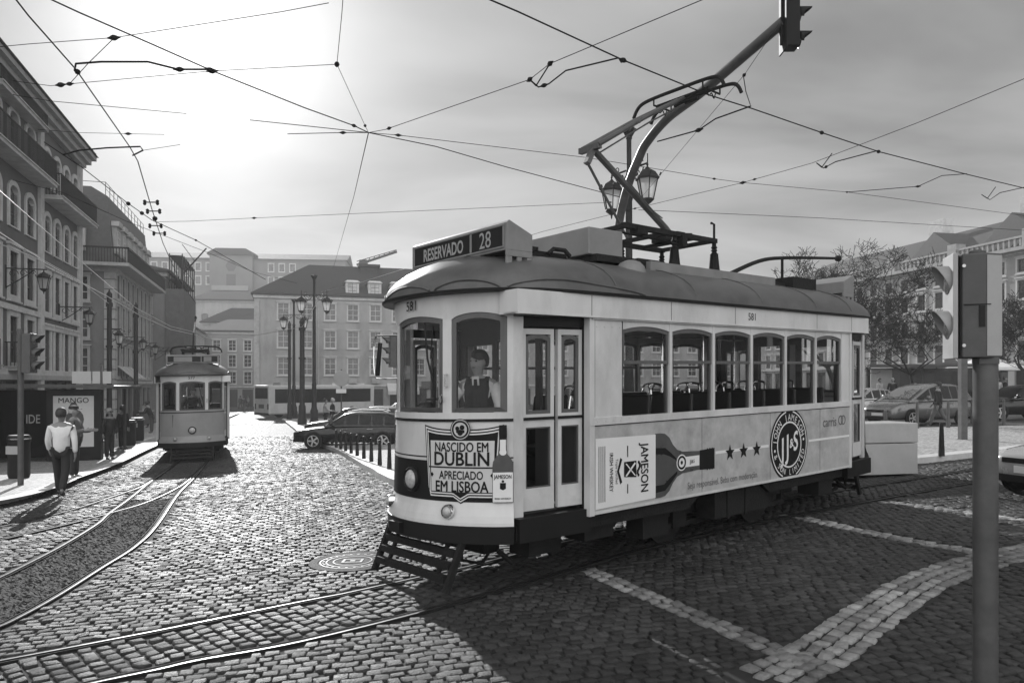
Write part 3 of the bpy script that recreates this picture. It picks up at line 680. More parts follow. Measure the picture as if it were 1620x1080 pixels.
        for x in np.arange(.06, 5.6, .13): mb.box(x-.005, x+.005, -1.202, -1.196, .680, .690); mb.box(x-.004, x+.004, -1.209, -1.204, 1.64, 1.648)
        for x in (.08, .20, .32, .44): mb.box(x-.006, x+.006, -1.21, -1.20, 1.62, 1.632); mb.box(x-.006, x+.006, -1.195, -1.185, 2.60, 2.612)
        T(mb); B(mb, 'window_pillars', M['cream'])
        for a, b in pitch:
            mb = MB(); I = frame_ring(mb, side, a+.002, b-.002, 2.22, 2.585, .045, .036, -.012, -.05)
            mb.box(a, a+.025, -1.165, -1.13, 1.665, 2.22); mb.box(b-.025, b, -1.165, -1.13, 1.665, 2.22)
            T(mb); fr = B(mb, 'side_window', M['wood'])
            mb = MB(); pane_faces(mb, side, I, -.03); mb.strip([side(a+.025, 1.665, -.045), side(b-.025, 1.665, -.045)], [side(a+.025, 2.22, -.045), side(b-.025, 2.22, -.045)]); T(mb); B(mb, 'pane', M['glass'], fr)
        mb = MB(); lx = 6.18; mb.box(-1.02, lx, -1.22, -1.19, 2.70, 2.925); mb.box(-1.02, .0, -1.19, -1.02, 2.70, 2.715); mb.box(5.64, lx, -1.19, -1.02, 2.70, 2.715); mb.box(-1.02, lx, -1.228, -1.19, 2.693, 2.706); mb.box(-1.02, -1.0, -1.19, -.95, 2.70, 2.925)
        T(mb); B(mb, 'letterboard', M['cream'])
        mb = MB()
        for x in (-.02, 1.28, 2.55, 4.58, 5.62): mb.box(x-.003, x+.003, -1.2215, -1.2195, 2.712, 2.92)
        mb.box(.475, .481, -1.192, -1.1885, 1.67, 2.68); mb.box(.052, .058, -1.192, -1.1885, 1.67, 2.68); mb.box(.0, 5.64, -1.1985, -1.196, 1.578, 1.588)
        for x in (1.9, 3.4, 4.72): mb.box(x-.002, x+.002, -1.1915, -1.1895, .70, 1.58)
        T(mb); B(mb, 'panel_seam', M['ink'])
        # destination sign
        mb = MB(); poly = [(-.84,3.36),(-.84,3.63),(-.81,3.66),(-.50,3.54),(-.50,3.36)]
        mb.prism([(x, z) for x, z in poly], lambda u, v, w: (u, w, v), -.85, .85)
        for q in (-.85, .82):
            for a, b, c, d in ((-.84,-.50,3.30,3.362),(-.84,-.77,3.16,3.30),(-.70,-.64,3.14,3.30),(-.57,-.50,3.20,3.30)): mb.box(a, b, q, q+.03, c, d)
            mb.hexa([(-.84,q,3.10),(-.50,q,3.18),(-.50,q+.03,3.18),(-.84,q+.03,3.10),(-.84,q,3.17),(-.50,q,3.24),(-.50,q+.03,3.24),(-.84,q+.03,3.17)])
        mb.box(-.80, -.54, -.1, .1, 3.3, 3.37)
        for a, b, c, d in ((-.81,.81,3.385,3.405),(-.81,.81,3.60,3.62),(-.81,-.79,3.405,3.60),(.79,.81,3.405,3.60),(-.285,-.255,3.405,3.60)): mb.box(-.852, -.84, a, b, c, d)
        T(mb); sg = B(mb, 'destination_sign', M['roofbox'], bevel=.008)
        mb = MB(); mb.add([(-.843,-.79,3.405),(-.843,.79,3.405),(-.843,.79,3.60),(-.843,-.79,3.60)], [(0,1,2,3)]); T(mb); B(mb, 'display', M['black'], sg)
        if adverts and not rear:
            mb = MB(); vs, f_ = text_mesh('RESERVADO', .19, bold=.022, squeeze=.72); mb.add([(-.847, .235-u, 3.50+v) for u, v in vs], f_); sp_ = mat('faded sign print', .33, .6, var=.15, vs=40); B(mb, 'lettering', sp_, sg); mb = MB()
            vs, f_ = text_mesh('28', .235, bold=.004, squeeze=.85); mb.add([(-.847, -.51-u, 3.505+v) for u, v in vs], f_); B(mb, 'route_number', sp_, sg)
        elif not rear:
            mb = MB(); mb.add([(-.846,.02,3.42),(-.846,.6,3.42),(-.846,.6,3.585),(-.846,.02,3.585)], [(0,1,2,3)]); B(mb, 'blind', M['roofbox'], sg); mb = MB(); mb.add([(-.846,-.6,3.42),(-.846,-.35,3.42),(-.846,-.35,3.585),(-.846,-.6,3.585)], [(0,1,2,3)]); B(mb, 'blind', M['roofbox'], sg)
        if not rear:
            mb = MB(); vs, f_ = text_mesh(no, .14, bold=.006); mb.add([fs(.02-u, 2.855+v, .026) for u, v in vs], f_); B(mb, 'fleet_number', M['ink'], fas)
    # ---- roof
    mb = MB(); hs = [0, .12, .25, .4, .55, .68, .8, .9, .96, 1.0]
    mb.loft([[roof_at(x, y, h) for x, y in RO] for h in hs], caps=True)
    rf = B(mb, 'roof', M['roof'], smooth=True, angle=50)
    mb = MB(); out = lambda o, z: [(2.82+(x-2.82)*(1+o/4.3), y*(1+o/1.24), z) for x, y in RO]
    mb.strip(out(.015, 2.925), out(.02, 2.955), closed=True); mb.strip(out(.02, 2.955), out(-.02, 2.957), closed=True); mb.strip(out(.015, 2.925), out(-.10, 2.925), closed=True)
    B(mb, 'gutter', M['black'], rf, smooth=True)
    mb = MB()
    def drip(i0, i1, hm):
        pts = []
        for k in range(25):
            f = k/24; i = i0+(i1-i0)*f; j = int(math.floor(i)); fr = i-j; a = Vector(RO[j % len(RO)]); b = Vector(RO[(j+1) % len(RO)]); p = a.lerp(b, fr)
            h = .04+hm*math.sin(math.pi*f)**.7; pts.append(roof_at(p.x, p.y, h)+Vector((0,0,.006)))
        mb.tube(pts, .012, 6)
    drip(-2.2, 1.6, .15); drip(1.9, 4.6, .15); drip(4.9, 9.0, .17); drip(-5, -2.5, .15)
    B(mb, 'drip_strip', M['roof'], rf)
    mb = MB()
    for x in (.35, 1.75, 3.15, 4.55, 5.6):
        for s in (-1, 1): mb.tube([(x, s*yy, roof_z(x, yy)+.003) for yy in (1.23, 1.2, 1.14, 1.05, .9, .7, .45, .2)], .006, 4)
    B(mb, 'roof_seam', M['roof'], rf)
    if adverts:
        mb = MB(); mb.box(.637, 1.22, -.55, .43, 3.50, 3.815); B(mb, 'roof_box', M['roofbox'], bevel=.012)
        mb = MB(); mb.box(.70, 1.35, -.62, .5, 3.42, 3.50); mb.box(-.35, .35, -.48, .2, 3.42, 3.475); mb.box(1.5, 2.0, -.55, -.2, 3.42, 3.53); mb.box(-.3, -.1, -.5, -.2, 3.47, 3.51); mb.tube([(.0,-.55,3.44),(.08,-.55,3.50),(.25,-.55,3.50),(.33,-.55,3.44)], .025, 8); B(mb, 'roof_boards', M['chassis'], rf)
        mb = MB(); p = Vector((1.12, -.75, 3.30)); mb.lathe([(.19,-.06),(.185,0),(.165,.06),(.12,.11),(.06,.135),(.001,.14)], p, 24); B(mb, 'roof_vent', M['roofbox'], rf, smooth=True)
    # ---- pantograph
    mb = MB()
    for q in (-.45, .45): mb.bar((1.33, q, 3.93), (3.25, q, 3.93), .07, .06)
    for x in (1.4, 2.2, 2.79, 3.2): mb.bar((x, -.45, 3.93), (x, .45, 3.93), .06, .05)
    mb.bar((2.5,-.1,3.97), (3.1,-.1,4.02), .16, .10); mb.box(2.70, 2.88, -.22, .22, 3.95, 4.05); mb.tube([(3.22,-.45,3.85),(3.22,-.45,4.16),(3.15,-.45,4.17)], .018, 6)
    mb.tube([(1.5,-.3,3.88),(2.4,-.35,3.84),(3.0,-.2,3.9)], .014, 6); mb.box(1.55, 1.75, -.5, -.38, 3.85, 3.93); mb.box(2.45, 2.55, -.5, -.4, 3.78, 3.95)
    pb = B(mb, 'pantograph_base', M['chassis'])
    mb = MB(); mb.box(1.65, 4.5, -.62, -.40, 3.36, 3.50); mb.box(1.65, 4.5, .40, .62, 3.36, 3.50); B(mb, 'roof_plank', M['roofbox'])
    for x in (2.34, 3.22):
        for q in (-.45, .45):
            mb = MB(); mb.lathe([(.085,3.48),(.075,3.55),(.055,3.74),(.06,3.75)], (x, q, 0), 8)
            mb.lathe([(.035,3.74),(.045,3.76),(.03,3.78),(.045,3.80),(.03,3.82),(.045,3.84),(.03,3.86),(.028,3.92)], (x, q, 0), 12); B(mb, 'roof_insulator', M['insul'], smooth=True)
    if pan_up:
        K = Vector((1.285, 0, 4.95)); Hd = Vector((3.2, 0, 6.02))
        mb = MB(); mb.tube([(2.79,0,4.06), (2.72,0,4.13), tuple(K)], [.06,.048,.042], 10); mb.tube([(2.0,.06,3.93), (1.24,.06,4.80)], .018, 6); mb.bar((1.285,-.12,4.97), (1.285,.22,4.97), .07, .07)
        mb.bar((1.30,.0,4.98), (1.20,.02,4.76), .09, .06); mb.tube([(2.6,-.05,4.24),(2.35,-.09,4.30),(1.9,-.06,4.62)], .008, 5); B(mb, 'lower_arm', M['galv'])
        mb = MB()
        for q in (-.10, .17): mb.tube([(1.27,q,4.98), (2.2,q*.75,5.52), (3.1,q*.4,6.0)], [.034,.03,.024], 8)
        mb.bar((2.0,-.16,5.40), (2.0,.16,5.40), .03, .03); mb.tube([(1.36,0,4.90), (2.4,0.02,5.52), (3.15,0,5.93)], .012, 6)
        B(mb, 'upper_arm', M['galv'])
        mb = MB(); zb = 6.09
        for x in (3.0, 3.40):
            pts = [(x,-.76,zb-.17),(x,-.71,zb-.07),(x,-.62,zb-.01),(x,-.4,zb+.01),(x,0,zb+.012),(x,.4,zb+.01),(x,.62,zb-.01),(x,.73,zb-.07),(x,.80,zb-.18)]
            mb.tube(spline(pts, 4), .026, 8)
        for q in (-.42, .42): mb.tube([(3.0,q,zb),(3.0,q,zb-.09),(3.40,q,zb-.09),(3.40,q,zb)], .014, 6); mb.tube(spline([(3.1,q,zb-.09),(3.14,q,zb-.17),(3.2,q,zb-.12),(3.26,q,zb-.18),(3.3,q,zb-.09)], 4), .009, 5)
        mb.bar((3.1,-.45,zb-.08), (3.1,.45,zb-.08), .035, .035); mb.tube([(3.2,-.2,zb-.12),(3.2,.2,zb-.12)], .03, 8)
        B(mb, 'collector_head', M['chassis'])
    else:
        mb = MB()
        for q in (-.3, .3): mb.tube([(1.3,q,4.0),(3.4,q*.5,4.12)], .03, 6)
        mb.tube([(2.79,0,4.02),(1.3,0,4.05)], .04, 8)
        for x in (3.2, 3.5): mb.tube(spline([(x,-.95,3.92),(x,-.85,4.10),(x,-.5,4.16),(x,.5,4.16),(x,.85,4.10),(x,.95,3.92)], 4), .024, 6)
        B(mb, 'collector_head', M['chassis'])
    mb = MB()
    if adverts: mb.tube(spline([(3.75,-.3,3.52),(4.6,-.3,3.80),(5.4,-.3,3.92),(7.04,-.3,4.06)], 5), [.034-.0008*i for i in range(16)], 8); mb.lathe([(.02,-.05),(.05,-.03),(.055,.03),(.02,.05)], (7.06,-.3,4.06), 10, axis='X'); mb.bar((5.25,-.3,3.5), (5.25,-.3,3.90), .03, .03); mb.box(4.2, 5.9, -.5, -.1, 3.40, 3.47); mb.box(5.0, 5.7, -.62, -.3, 3.38, 3.56); mb.tube([(5.7,-.2,3.5),(6.2,-.2,3.55),(6.4,-.2,3.45)], .02, 6)
    else: mb.tube([(2.9,.12,3.7),(4.2,.12,4.75),(6.8,.12,5.55)], .03, 8); mb.lathe([(.03,-.08),(.06,0),(.03,.08)], (6.85,.12,5.6), 8)
    B(mb, 'trolley_pole', M['chassis'])
    # ---- inside
    mb = MB(); mb.box(-1.1, 6.74, -.6, .6, .735, .80); mb.box(-.86, 6.50, -.93, .93, .736, .799); mb.box(0, 5.64, -1.15, 1.15, .72, .79); B(mb, 'floor', M['floorin'])
    mb = MB(); mb.box(-.86, 6.5, -.93, .93, 2.86, 2.88); mb.box(0, 5.64, -1.15, 1.15, 2.82, 2.84); B(mb, 'ceiling', M['ceil'])
    for x in (.0, 5.60):
        mb = MB()
        for a, b, c, d in ((-1.12,-.95,.8,2.82),(.95,1.12,.8,2.82),(-.42,-.34,.8,2.82),(.34,.42,.8,2.82),(-.95,-.42,.8,1.62),(.42,.95,.8,1.62),(-.95,-.42,2.5,2.82),(.42,.95,2.5,2.82),(-.34,.34,2.55,2.82)): mb.box(x, x+.04, a, b, c, d)
        B(mb, 'bulkhead', M['wood'])
    mb = MB()
    for s in (-1, 1): mb.box(.1, 5.6, s*1.15-.005, s*1.15+.005, .8, 1.60)
    B(mb, 'inner_lining', M['interior'])
    for i in range(6):
        for s in (-1, 1):
            x = .62+i*.80+(.12 if s > 0 else 0); y0, y1 = (-1.08, -.38) if s < 0 else (.38, 1.08)
            mb = MB(); mb.box(x-.02, x+.42, y0, y1, 1.14, 1.24); mb.hexa([(x+.40,y0,1.20),(x+.47,y0,1.20),(x+.47,y1,1.20),(x+.40,y1,1.20),(x+.48,y0+.04,1.88),(x+.54,y0+.04,1.88),(x+.54,y1-.04,1.88),(x+.48,y1-.04,1.88)]); mb.box(x, x+.36, y0+.05, y1-.05, .8, 1.14)
            st = B(mb, 'seat', M['seat'], bevel=.03)
            mb = MB()
            e = y1 if s < 0 else y0
            mb.tube(spline([(x+.46,e,1.45),(x+.53,e,1.86),(x+.56,e-.05*s,1.98),(x+.56,e+.12*s,1.98),(x+.53,e+.16*s,1.88)], 4), .016, 6); B(mb, 'grab_handle', M['chrome'], st)
    mb = MB()
    for x, y in ((.75,-.5),(3.1,-.35),(3.1,.35),(5.0,.4)): mb.tube([(x,y,.8),(x,y,2.82)], .018, 8)
    for y in (-.45, .45): mb.tube([(.1,y,2.66),(5.5,y,2.66)], .014, 6)
    B(mb, 'handrail', M['chrome'])
    mb = MB(); mb.box(-1.22, -.95, -.55, .62, .8, 1.62); mb.lathe([(.09,1.62),(.10,1.82),(.06,1.86)], (-1.05, .25, 0), 14); mb.bar((-1.05,.25,1.88), (-1.0,-.05,1.90), .04, .03); mb.lathe([(.04,1.62),(.035,1.72)], (-1.1,-.35,0), 10); mb.bar((-1.12,-.42,1.72), (-.95,-.5,1.78), .03, .02); B(mb, 'control_desk', M['interior'], bevel=.01)
    # ---- running gear
    mb = MB()
    for s in (-1, 1):
        mb.bar((1.25, s*.70, .44), (4.75, s*.70, .44), .08, .16); mb.bar((1.5, s*.74, .25), (4.5, s*.74, .25), .05, .06)
        for x in (1.55, 2.5, 3.5, 4.45): mb.bar((x, s*.72, .22), (x, s*.72, .55), .07, .07)
        for x in (2.0, 4.0): mb.box(x-.13, x+.13, s*.70-.09, s*.70+.09, .22, .45)
        mb.hexa([(-.9,s*1.06,.52),(1.7,s*1.14,.52),(1.7,s*.85,.52),(-.9,s*.85,.52),(-.9,s*1.06,.66),(1.95,s*1.14,.66),(1.95,s*.85,.66),(-.9,s*.85,.66)])
        mb.hexa([(3.5,s*1.12,.52),(6.5,s*1.06,.52),(6.5,s*.85,.52),(3.5,s*.85,.52),(3.3,s*1.12,.66),(6.5,s*1.06,.66),(6.5,s*.85,.66),(3.3,s*.85,.66)])
        mb.box(2.35, 3.55, s*1.06, s*.78, .30, .66); mb.box(2.6, 2.66, s*1.075, s*1.06, .28, .66); mb.box(3.0, 3.06, s*1.075, s*1.06, .28, .66)
        mb.box(4.95, 5.35, s*1.05, s*.72, .30, .64); mb.box(.1, .55, s*1.0, s*.7, .36, .60); mb.box(1.05, 1.5, s*1.0, s*.75, .24, .5)
    mb.box(.9, 4.9, -.6, .6, .45, .72)
    for x in (-.75, -.2, 5.9, 6.4): mb.box(x-.1, x+.1, -.5, .5, .30, .56); mb.tube([(x,-.6,.34),(x+.1,-.7,.22),(x+.3,-.7,.25)], .03, 6)
    mb.box(-.55, -.1, -.85, -.55, .28, .52); mb.tube([(-1.0,-.3,.5),(-1.02,-.35,.25),(-.8,-.4,.18),(-.6,-.4,.4)], .018, 6)
    B(mb, 'truck_frame', M['chassis'])
    for x in (2.0, 4.0):
        for s in (-1, 1):
            mb = MB(); mb.lathe([(.08,-.08),(.10,-.06),(.26,-.05),(.28,-.07),(.335,-.065),(.345,.05),(.36,.055),(.36,.075),(.1,.07)], (x, s*.49, .345), 28, axis='Y', sx=1)
            if s > 0: mb.v = [(a, 2*.49-b, c) for a, b, c in mb.v]
            B(mb, 'wheel', M['chassis'], smooth=True)
    return t, pnl, sp

def adverts_for(t, shear):
    """printed adverts on the near side and the rounded front of the near tram"""
    def S(o): return lambda u, v: (u, -1.19-o, v)
    P = lambda mb, nm, m, par: mb.build(nm, m, par, shear=shear)
    side = [c for c in t.children if c.name.startswith('side_panel')][0]; front = [c for c in t.children if c.name.startswith('end_panel')][0]
    C = 1.085
    mb = MB(); s = S(.004)
    body = [(1.02,C-.36)]+[(1.12,C-.36),(1.20,C-.35),(1.28,C-.30),(1.34,C-.22),(1.42,C-.155),(1.52,C-.125),(1.85,C-.11)]
    poly = body+[(x, 2*C-z) for x, z in body[::-1]]
    flatpoly(mb, poly, s); P(mb, 'bottle_print', M['amber'], side)
    mb = MB(); flatpoly(mb, [(1.85,C-.115),(2.15,C-.125),(2.15,C+.125),(1.85,C+.115)], s); P(mb, 'bottle_cap_print', M['ink'], side); mb = MB()
    for k in range(3): flatpoly(mb, [(1.99+.05*k,C-.13),(2.01+.05*k,C-.13),(2.01+.05*k,C+.13),(1.99+.05*k,C+.13)], S(.0055))
    flatpoly(mb, [(1.03,C+.20),(1.20,C+.19),(1.30,C+.13),(1.40,C+.06),(1.40,C+.035),(1.28,C+.09),(1.18,C+.12),(1.03,C+.13)], S(.0055)); P(mb, 'bottle_shade_print', M['ink'], side); mb = MB(); flatpoly(mb, [(1.03,C-.30),(1.2,C-.29),(1.3,C-.22),(1.42,C-.12),(1.42,C-.09),(1.28,C-.16),(1.18,C-.22),(1.03,C-.22)], S(.0055)); P(mb, 'bottle_shade_print', M['ink'], side)
    mb = MB(); flatpoly(mb, [(.06,C-.365),(1.03,C-.352),(1.03,C+.352),(.06,C+.365)], S(.0055)); P(mb, 'label_print', M['white'], side)
    mb = MB(); flatpoly(mb, [(1.56,C-.06),(1.84,C-.06),(1.84,C+.06),(1.56,C+.06)], S(.006)); P(mb, 'neck_label_print', M['white'], side); mb = MB(); flatpoly(mb, disc(.095, 24, 1.50, C), S(.007)); P(mb, 'seal_print', M['white'], side)
    mb = MB(); s = S(.009)
    vd = lambda tt, zz=C: (lambda u, v: s(tt+v, zz-u))
    lettering(mb, 'JAMESON', .175, vd(.84), bold=.014, squeeze=.72); P(mb, 'brand_lettering', M['ink'], side); mb = MB(); lettering(mb, 'IRISH WHISKEY', .075, vd(.30), bold=.010, squeeze=.8); P(mb, 'kind_lettering', M['ink'], side); mb = MB()
    flatpoly(mb, [(.50,C+.09),(.70,C+.09),(.70,C-.09),(.50,C-.07)][::-1], s)
    P(mb, 'crest_ground_print', M['ink'], side); mb = MB(); ringfaces(mb, .055, .08, s, cx=1.50, cy=C, n=24); flatpoly(mb, disc(.022, 12, 1.5, C), s); P(mb, 'seal_lettering', M['ink'], side); mb = MB()
    for x in (.105, .135, .165, .195): flatpoly(mb, [(x,C-.30),(x+.008,C-.30),(x+.008,C+.28),(x,C+.28)], s)
    for zz, ln in ((C+.2,.06),(C-.2,.05)): flatpoly(mb, [(.55,zz-ln),(.565,zz-ln),(.565,zz+ln),(.55,zz+ln)], s)
    for k in range(7): flatpoly(mb, disc(.018, 8, .74+.02*math.sin(k), C+.07-.023*k), s)
    flatpoly(mb, [(.44,C+.14),(.47,C+.12),(.42,C),(.47,C-.12),(.44,C-.14),(.39,C)], s)
    lettering(mb, 'Triple Distilled', .055, vd(.385), squeeze=.8); lettering(mb, 'JJ&S', .06, lambda u, v: s(1.70+u, C+v))
    P(mb, 'label_lettering', M['ink'], side)
    mb = MB(); s2 = S(.0105); flatpoly(mb, [(.52,C+.07),(.54,C+.07),(.69,C-.07),(.67,C-.07)], s2); flatpoly(mb, [(.52,C-.06),(.54,C-.07),(.69,C+.06),(.67,C+.075)], s2); P(mb, 'crest_print', M['white'], side)
    mb = MB(); s = S(.004)
    for x in (2.475, 2.775, 3.075): mb = MB(); flatpoly(mb, star(.105, x, 1.125), s); P(mb, 'star_print', M['ink'], side)
    mb = MB(); lettering(mb, 'Seja responsável. Beba com moderação.', .115, lambda u, v: s(2.36+u, .805+v), squeeze=.80); P(mb, 'small_lettering', M['inkgrey'], side)
    mb = MB(); flatpoly(mb, [(2.17,1.13),(3.36,1.13),(3.36,1.165),(2.17,1.165)], S(.003)); P(mb, 'pale_line_print', M['white'], side); mb = MB(); flatpoly(mb, [(4.40,1.13),(5.6,1.13),(5.6,1.16),(4.40,1.16)], S(.003)); P(mb, 'pale_line_print', M['white'], side)
    cx, cz, r = 3.875, 1.13, .485; lim = lambda p: [(u, max(.702, min(1.583, v))) for u, v in p]
    mb = MB(); flatpoly(mb, lim(disc(r, 64, cx, cz)), S(.004)); P(mb, 'roundel_print', M['ink'], side)
    mb = MB(); s = S(.007)
    def ring(r0, r1, n=64):
        for i in range(n):
            a, b = 2*math.pi*i/n, 2*math.pi*(i+1)/n
            p = [(cx+q*math.cos(w), cz+q*math.sin(w)) for q, w in ((r0,a),(r1,a),(r1,b),(r0,b))]
            if min(v for u, v in p) > .706 and max(v for u, v in p) < 1.582: flatpoly(mb, p, s)
    ring(.44, .458); ring(.292, .314)
    def arc(txt, a0, a1, rr, size, inward):
        n = len(txt)
        for i, ch in enumerate(txt):
            if ch == ' ': continue
            a = R(a0+(a1-a0)*i/(n-1)); vs, f_ = text_mesh(ch, size, bold=0 if ch == 'M' else .005, squeeze=.85)
            ca, sa = math.cos(a), math.sin(a)
            def fn(u, v):
                q = rr+(v if not inward else -v); w = u if not inward else -u
                return (cx+q*ca+w*sa, cz+q*sa-w*ca)
            pts = [fn(u, v) for u, v in vs]
            ff = [f for f in f_ if min(pts[i][1] for i in f) > .692 and max(pts[i][1] for i in f) < 1.582]
            mb.add([s(u, v) for u, v in pts], ff)
    arc('JOHN JAMESON', 172, 22, .372, .122, False); arc('& SON LIMITED', 203, 342, .372, .112, True)
    for a in (190, 8): flatpoly(mb, disc(.02, 10, cx+.375*math.cos(R(a)), cz+.375*math.sin(R(a))), s)
    big = lambda x, y: (lambda u, v: s(cx+x+u*.94+v*.0, cz+y+v+.32*u))
    lettering(mb, 'J', .42, big(-.17,-.05), bold=.02, squeeze=.8); lettering(mb, 'J', .42, big(-.045,-.01), bold=.02, squeeze=.8); lettering(mb, '&', .17, big(.055,.02), bold=.015); lettering(mb, 'S', .36, big(.165,.045), bold=.02, squeeze=.8)
    P(mb, 'roundel_lettering', M['white'], side)
    mb = MB(); s = S(.004); lettering(mb, 'carris', .20, lambda u, v: s(5.00+u, 1.385+v), bold=.004, squeeze=.9)
    for x in (5.33, 5.41): ringfaces(mb, .052, .072, s, cx=x, cy=1.39, n=24)
    P(mb, 'operator_lettering', M['inkgrey'], side)
    lb = [c for c in t.children if c.name.startswith('letterboard')][0]
    mb = MB(); lettering(mb, '581', .13, lambda u, v: (2.93+u, -1.223, 2.82+v), bold=.006); P(mb, 'fleet_number', M['ink'], lb)
    # ---- front: dark band, shield and bottle
    Q = qs(-1, 1, 40)
    mb = MB(); mb.strip([fc(q, .892, .020) for q in Q], [fc(q, 1.285, .010) for q in Q]); mb.strip([fc(q, 1.315, .010) for q in Q], [fc(q, 1.328, .010) for q in Q]); P(mb, 'dark_band', M['ink'], front)
    s0, s1 = -1.06, -.20     # arc length from the middle of the front
    mid = (s0+s1)/2; hw = (s1-s0)/2
    F = lambda o: (lambda u, v: fs(mid+u, v, o))                 # u grows to the viewer's left: use -u for reading
    G = lambda o: (lambda u, v: fs(mid-u, v, o))
    def shield(k, o, m, nm, z0=.925, z1=1.60):
        """outline shrunk by k metres"""
        mb = MB(); U = [-.43+k+(.86-2*k)*i/28 for i in range(29)]
        def half(z):   # width of the shield falls a little towards the foot
            return 1
        T_ = []; B_ = []
        for u in U:
            f = abs(u)/.43; T_.append(z1-k+.045*f**3); w = min(1, f)
            b = z0+k+(.0 if w < .9 else (w-.9)*1.4)-(.05*(1-min(1, abs(u)/.09)) if abs(u) < .09 else 0); B_.append(min(b, z1-.3))
        n = 6
        rows = [[F0(u*(1-.10*(1-j/n)), b+(tp-b)*j/n) for u, b, tp in zip(U, B_, T_)] for j in range(n+1)] if False else [[G(o)(u*(.90+.10*j/n), b+(tp-b)*j/n) for u, b, tp in zip(U, B_, T_)] for j in range(n+1)]
        for a, b in zip(rows, rows[1:]): mb.strip(a, b)
        P(mb, nm, m, front)
    shield(0, .024, M['ink'], 'shield_print'); shield(.014, .026, M['white'], 'shield_print'); shield(.028, .028, M['ink'], 'shield_print'); shield(.042, .030, M['white'], 'shield_print'); shield(.055, .032, M['ink'], 'shield_print')
    mb = MB()
    U = [-.36+.72*i/24 for i in range(25)]; rows = [[G(.034)(u*(.92+.06*(z-1.0)), z) for u in U] for z in (.99, 1.1, 1.22, 1.34, 1.49)]
    for a, b in zip(rows, rows[1:]): mb.strip(a, b)
    ang = [(G(.036)(.105*math.cos(a), 1.60+.105*math.sin(a))) for a in [2*math.pi*i/32 for i in range(32)]]; mb.add(ang, [tuple(range(32))]); P(mb, 'shield_ground', mat('shield print', .55, .45, var=.05), front)
    mb = MB(); g = G(.038)
    for z, tx, sz, bo, sq in ((1.43,'NASCIDO EM',.130,.016,.74),(1.315,'DUBLIN',.185,.020,.92),(1.155,'APRECIADO',.115,.016,.74),(1.045,'EM LISBOA',.150,.020,.78)): mb = MB(); lettering(mb, tx, sz, lambda u, v, z=z: g(u, z+v), bold=bo, squeeze=sq); P(mb, 'slogan_lettering', M['ink'], front)
    mb = MB()
    for uu in (-.32, .32): mb.add([g(uu+.02*a, 1.155+.025*b) for a, b in ((-1,0),(0,-1),(1,0),(0,1))], [(0,1,2,3)])
    mb.strip([g(u, 1.222) for u in U], [g(u, 1.236) for u in U]); 
    g2 = G(.037)
    for r0, r1 in ((.097,.105),(.070,.088)): ringfaces(mb, r0, r1, lambda u, v: g(u, 1.60+v), n=32)
    for a, b, rr in ((-.03,.01,.022),(.02,.02,.025),(0,-.03,.03),(.03,-.02,.016),(-.03,-.02,.014)): mb.add([g(a+rr*x, 1.60+b+rr*y) for x, y in disc(1, 10)], [tuple(range(10))])
    P(mb, 'shield_lettering', M['ink'], front)
    # the upright bottle beside the shield
    e = float(FS[0]); bw = .085
    bc = e+.10
    H = lambda o: (lambda u, v: fs(bc-u, v, o))
    prof = [(.097,.895),(.097,1.24),(.090,1.29),(.062,1.335),(.040,1.36),(.034,1.42),(.032,1.50)]
    mb = MB(); rows = [[H(.040)(-w+2*w*i/6, z) for i in range(7)] for w, z in prof]
    for a, b in zip(rows, rows[1:]): mb.strip(a, b)
    P(mb, 'bottle_print', M['amber'], front)
    mb = MB(); rows = [[H(.040)(-w+2*w*i/6, z) for i in range(7)] for w, z in ((.034,1.50),(.036,1.57),(.034,1.64))]
    for a, b in zip(rows, rows[1:]): mb.strip(a, b)
    P(mb, 'bottle_cap_print', M['ink'], front)
    mb = MB(); rows = [[H(.043)(-.092+.184*i/6, z) for i in range(7)] for z in (.90, 1.03, 1.185)]
    for a, b in zip(rows, rows[1:]): mb.strip(a, b)
    P(mb, 'label_print', M['white'], front); mb = MB()
    mb.strip([H(.043)(-.026, 1.39), H(.043)(.026, 1.39)], [H(.043)(-.026, 1.50), H(.043)(.026, 1.50)]); mb.add([H(.0445)(.032*x, 1.38+.032*y) for x, y in disc(1, 14)], [tuple(range(14))]); P(mb, 'neck_label_print', M['white'], front)
    mb = MB(); lettering(mb, 'JAMESON', .052, lambda u, v: H(.046)(u, 1.145+v), bold=.014, squeeze=.72); lettering(mb, 'IRISH WHISKEY', .022, lambda u, v: H(.046)(u, .935+v), bold=.01)
    mb.add([H(.046)(.026*x, 1.05+.035*y) for x, y in ((-1,1),(1,1),(1,-.6),(0,-1),(-1,-.6))], [(0,1,2,3,4)]); mb.add([H(.046)(.012*x, 1.10+.012*y) for x, y in disc(1, 8)], [tuple(range(8))]); P(mb, 'label_lettering', M['ink'], front)

sh = lambda d: (.0216*d.x, .0216*(-d.y))
near_tram, _, _ = make_tram('tram', 'cream number 28 tram with whiskey bottle adverts and its pantograph raised', T0, math.atan2(TD.y, TD.x), sh(TD), '581', True, True)
adverts_for(near_tram, sh(TD))
a577 = math.atan2(.931, -.365); f577 = spot(304, 25.6); SD7 = Vector((-.385, 1, 0)).normalized()
o577 = Vector((f577.x+SD7.x*1.39, f577.y+SD7.y*1.39, f577.z))
far_tram, _, _ = make_tram('tram', 'darker two tone tram coming head on down the street with no adverts', o577, math.atan2(SD7.y, SD7.x), sh(SD7), '577', False, False)
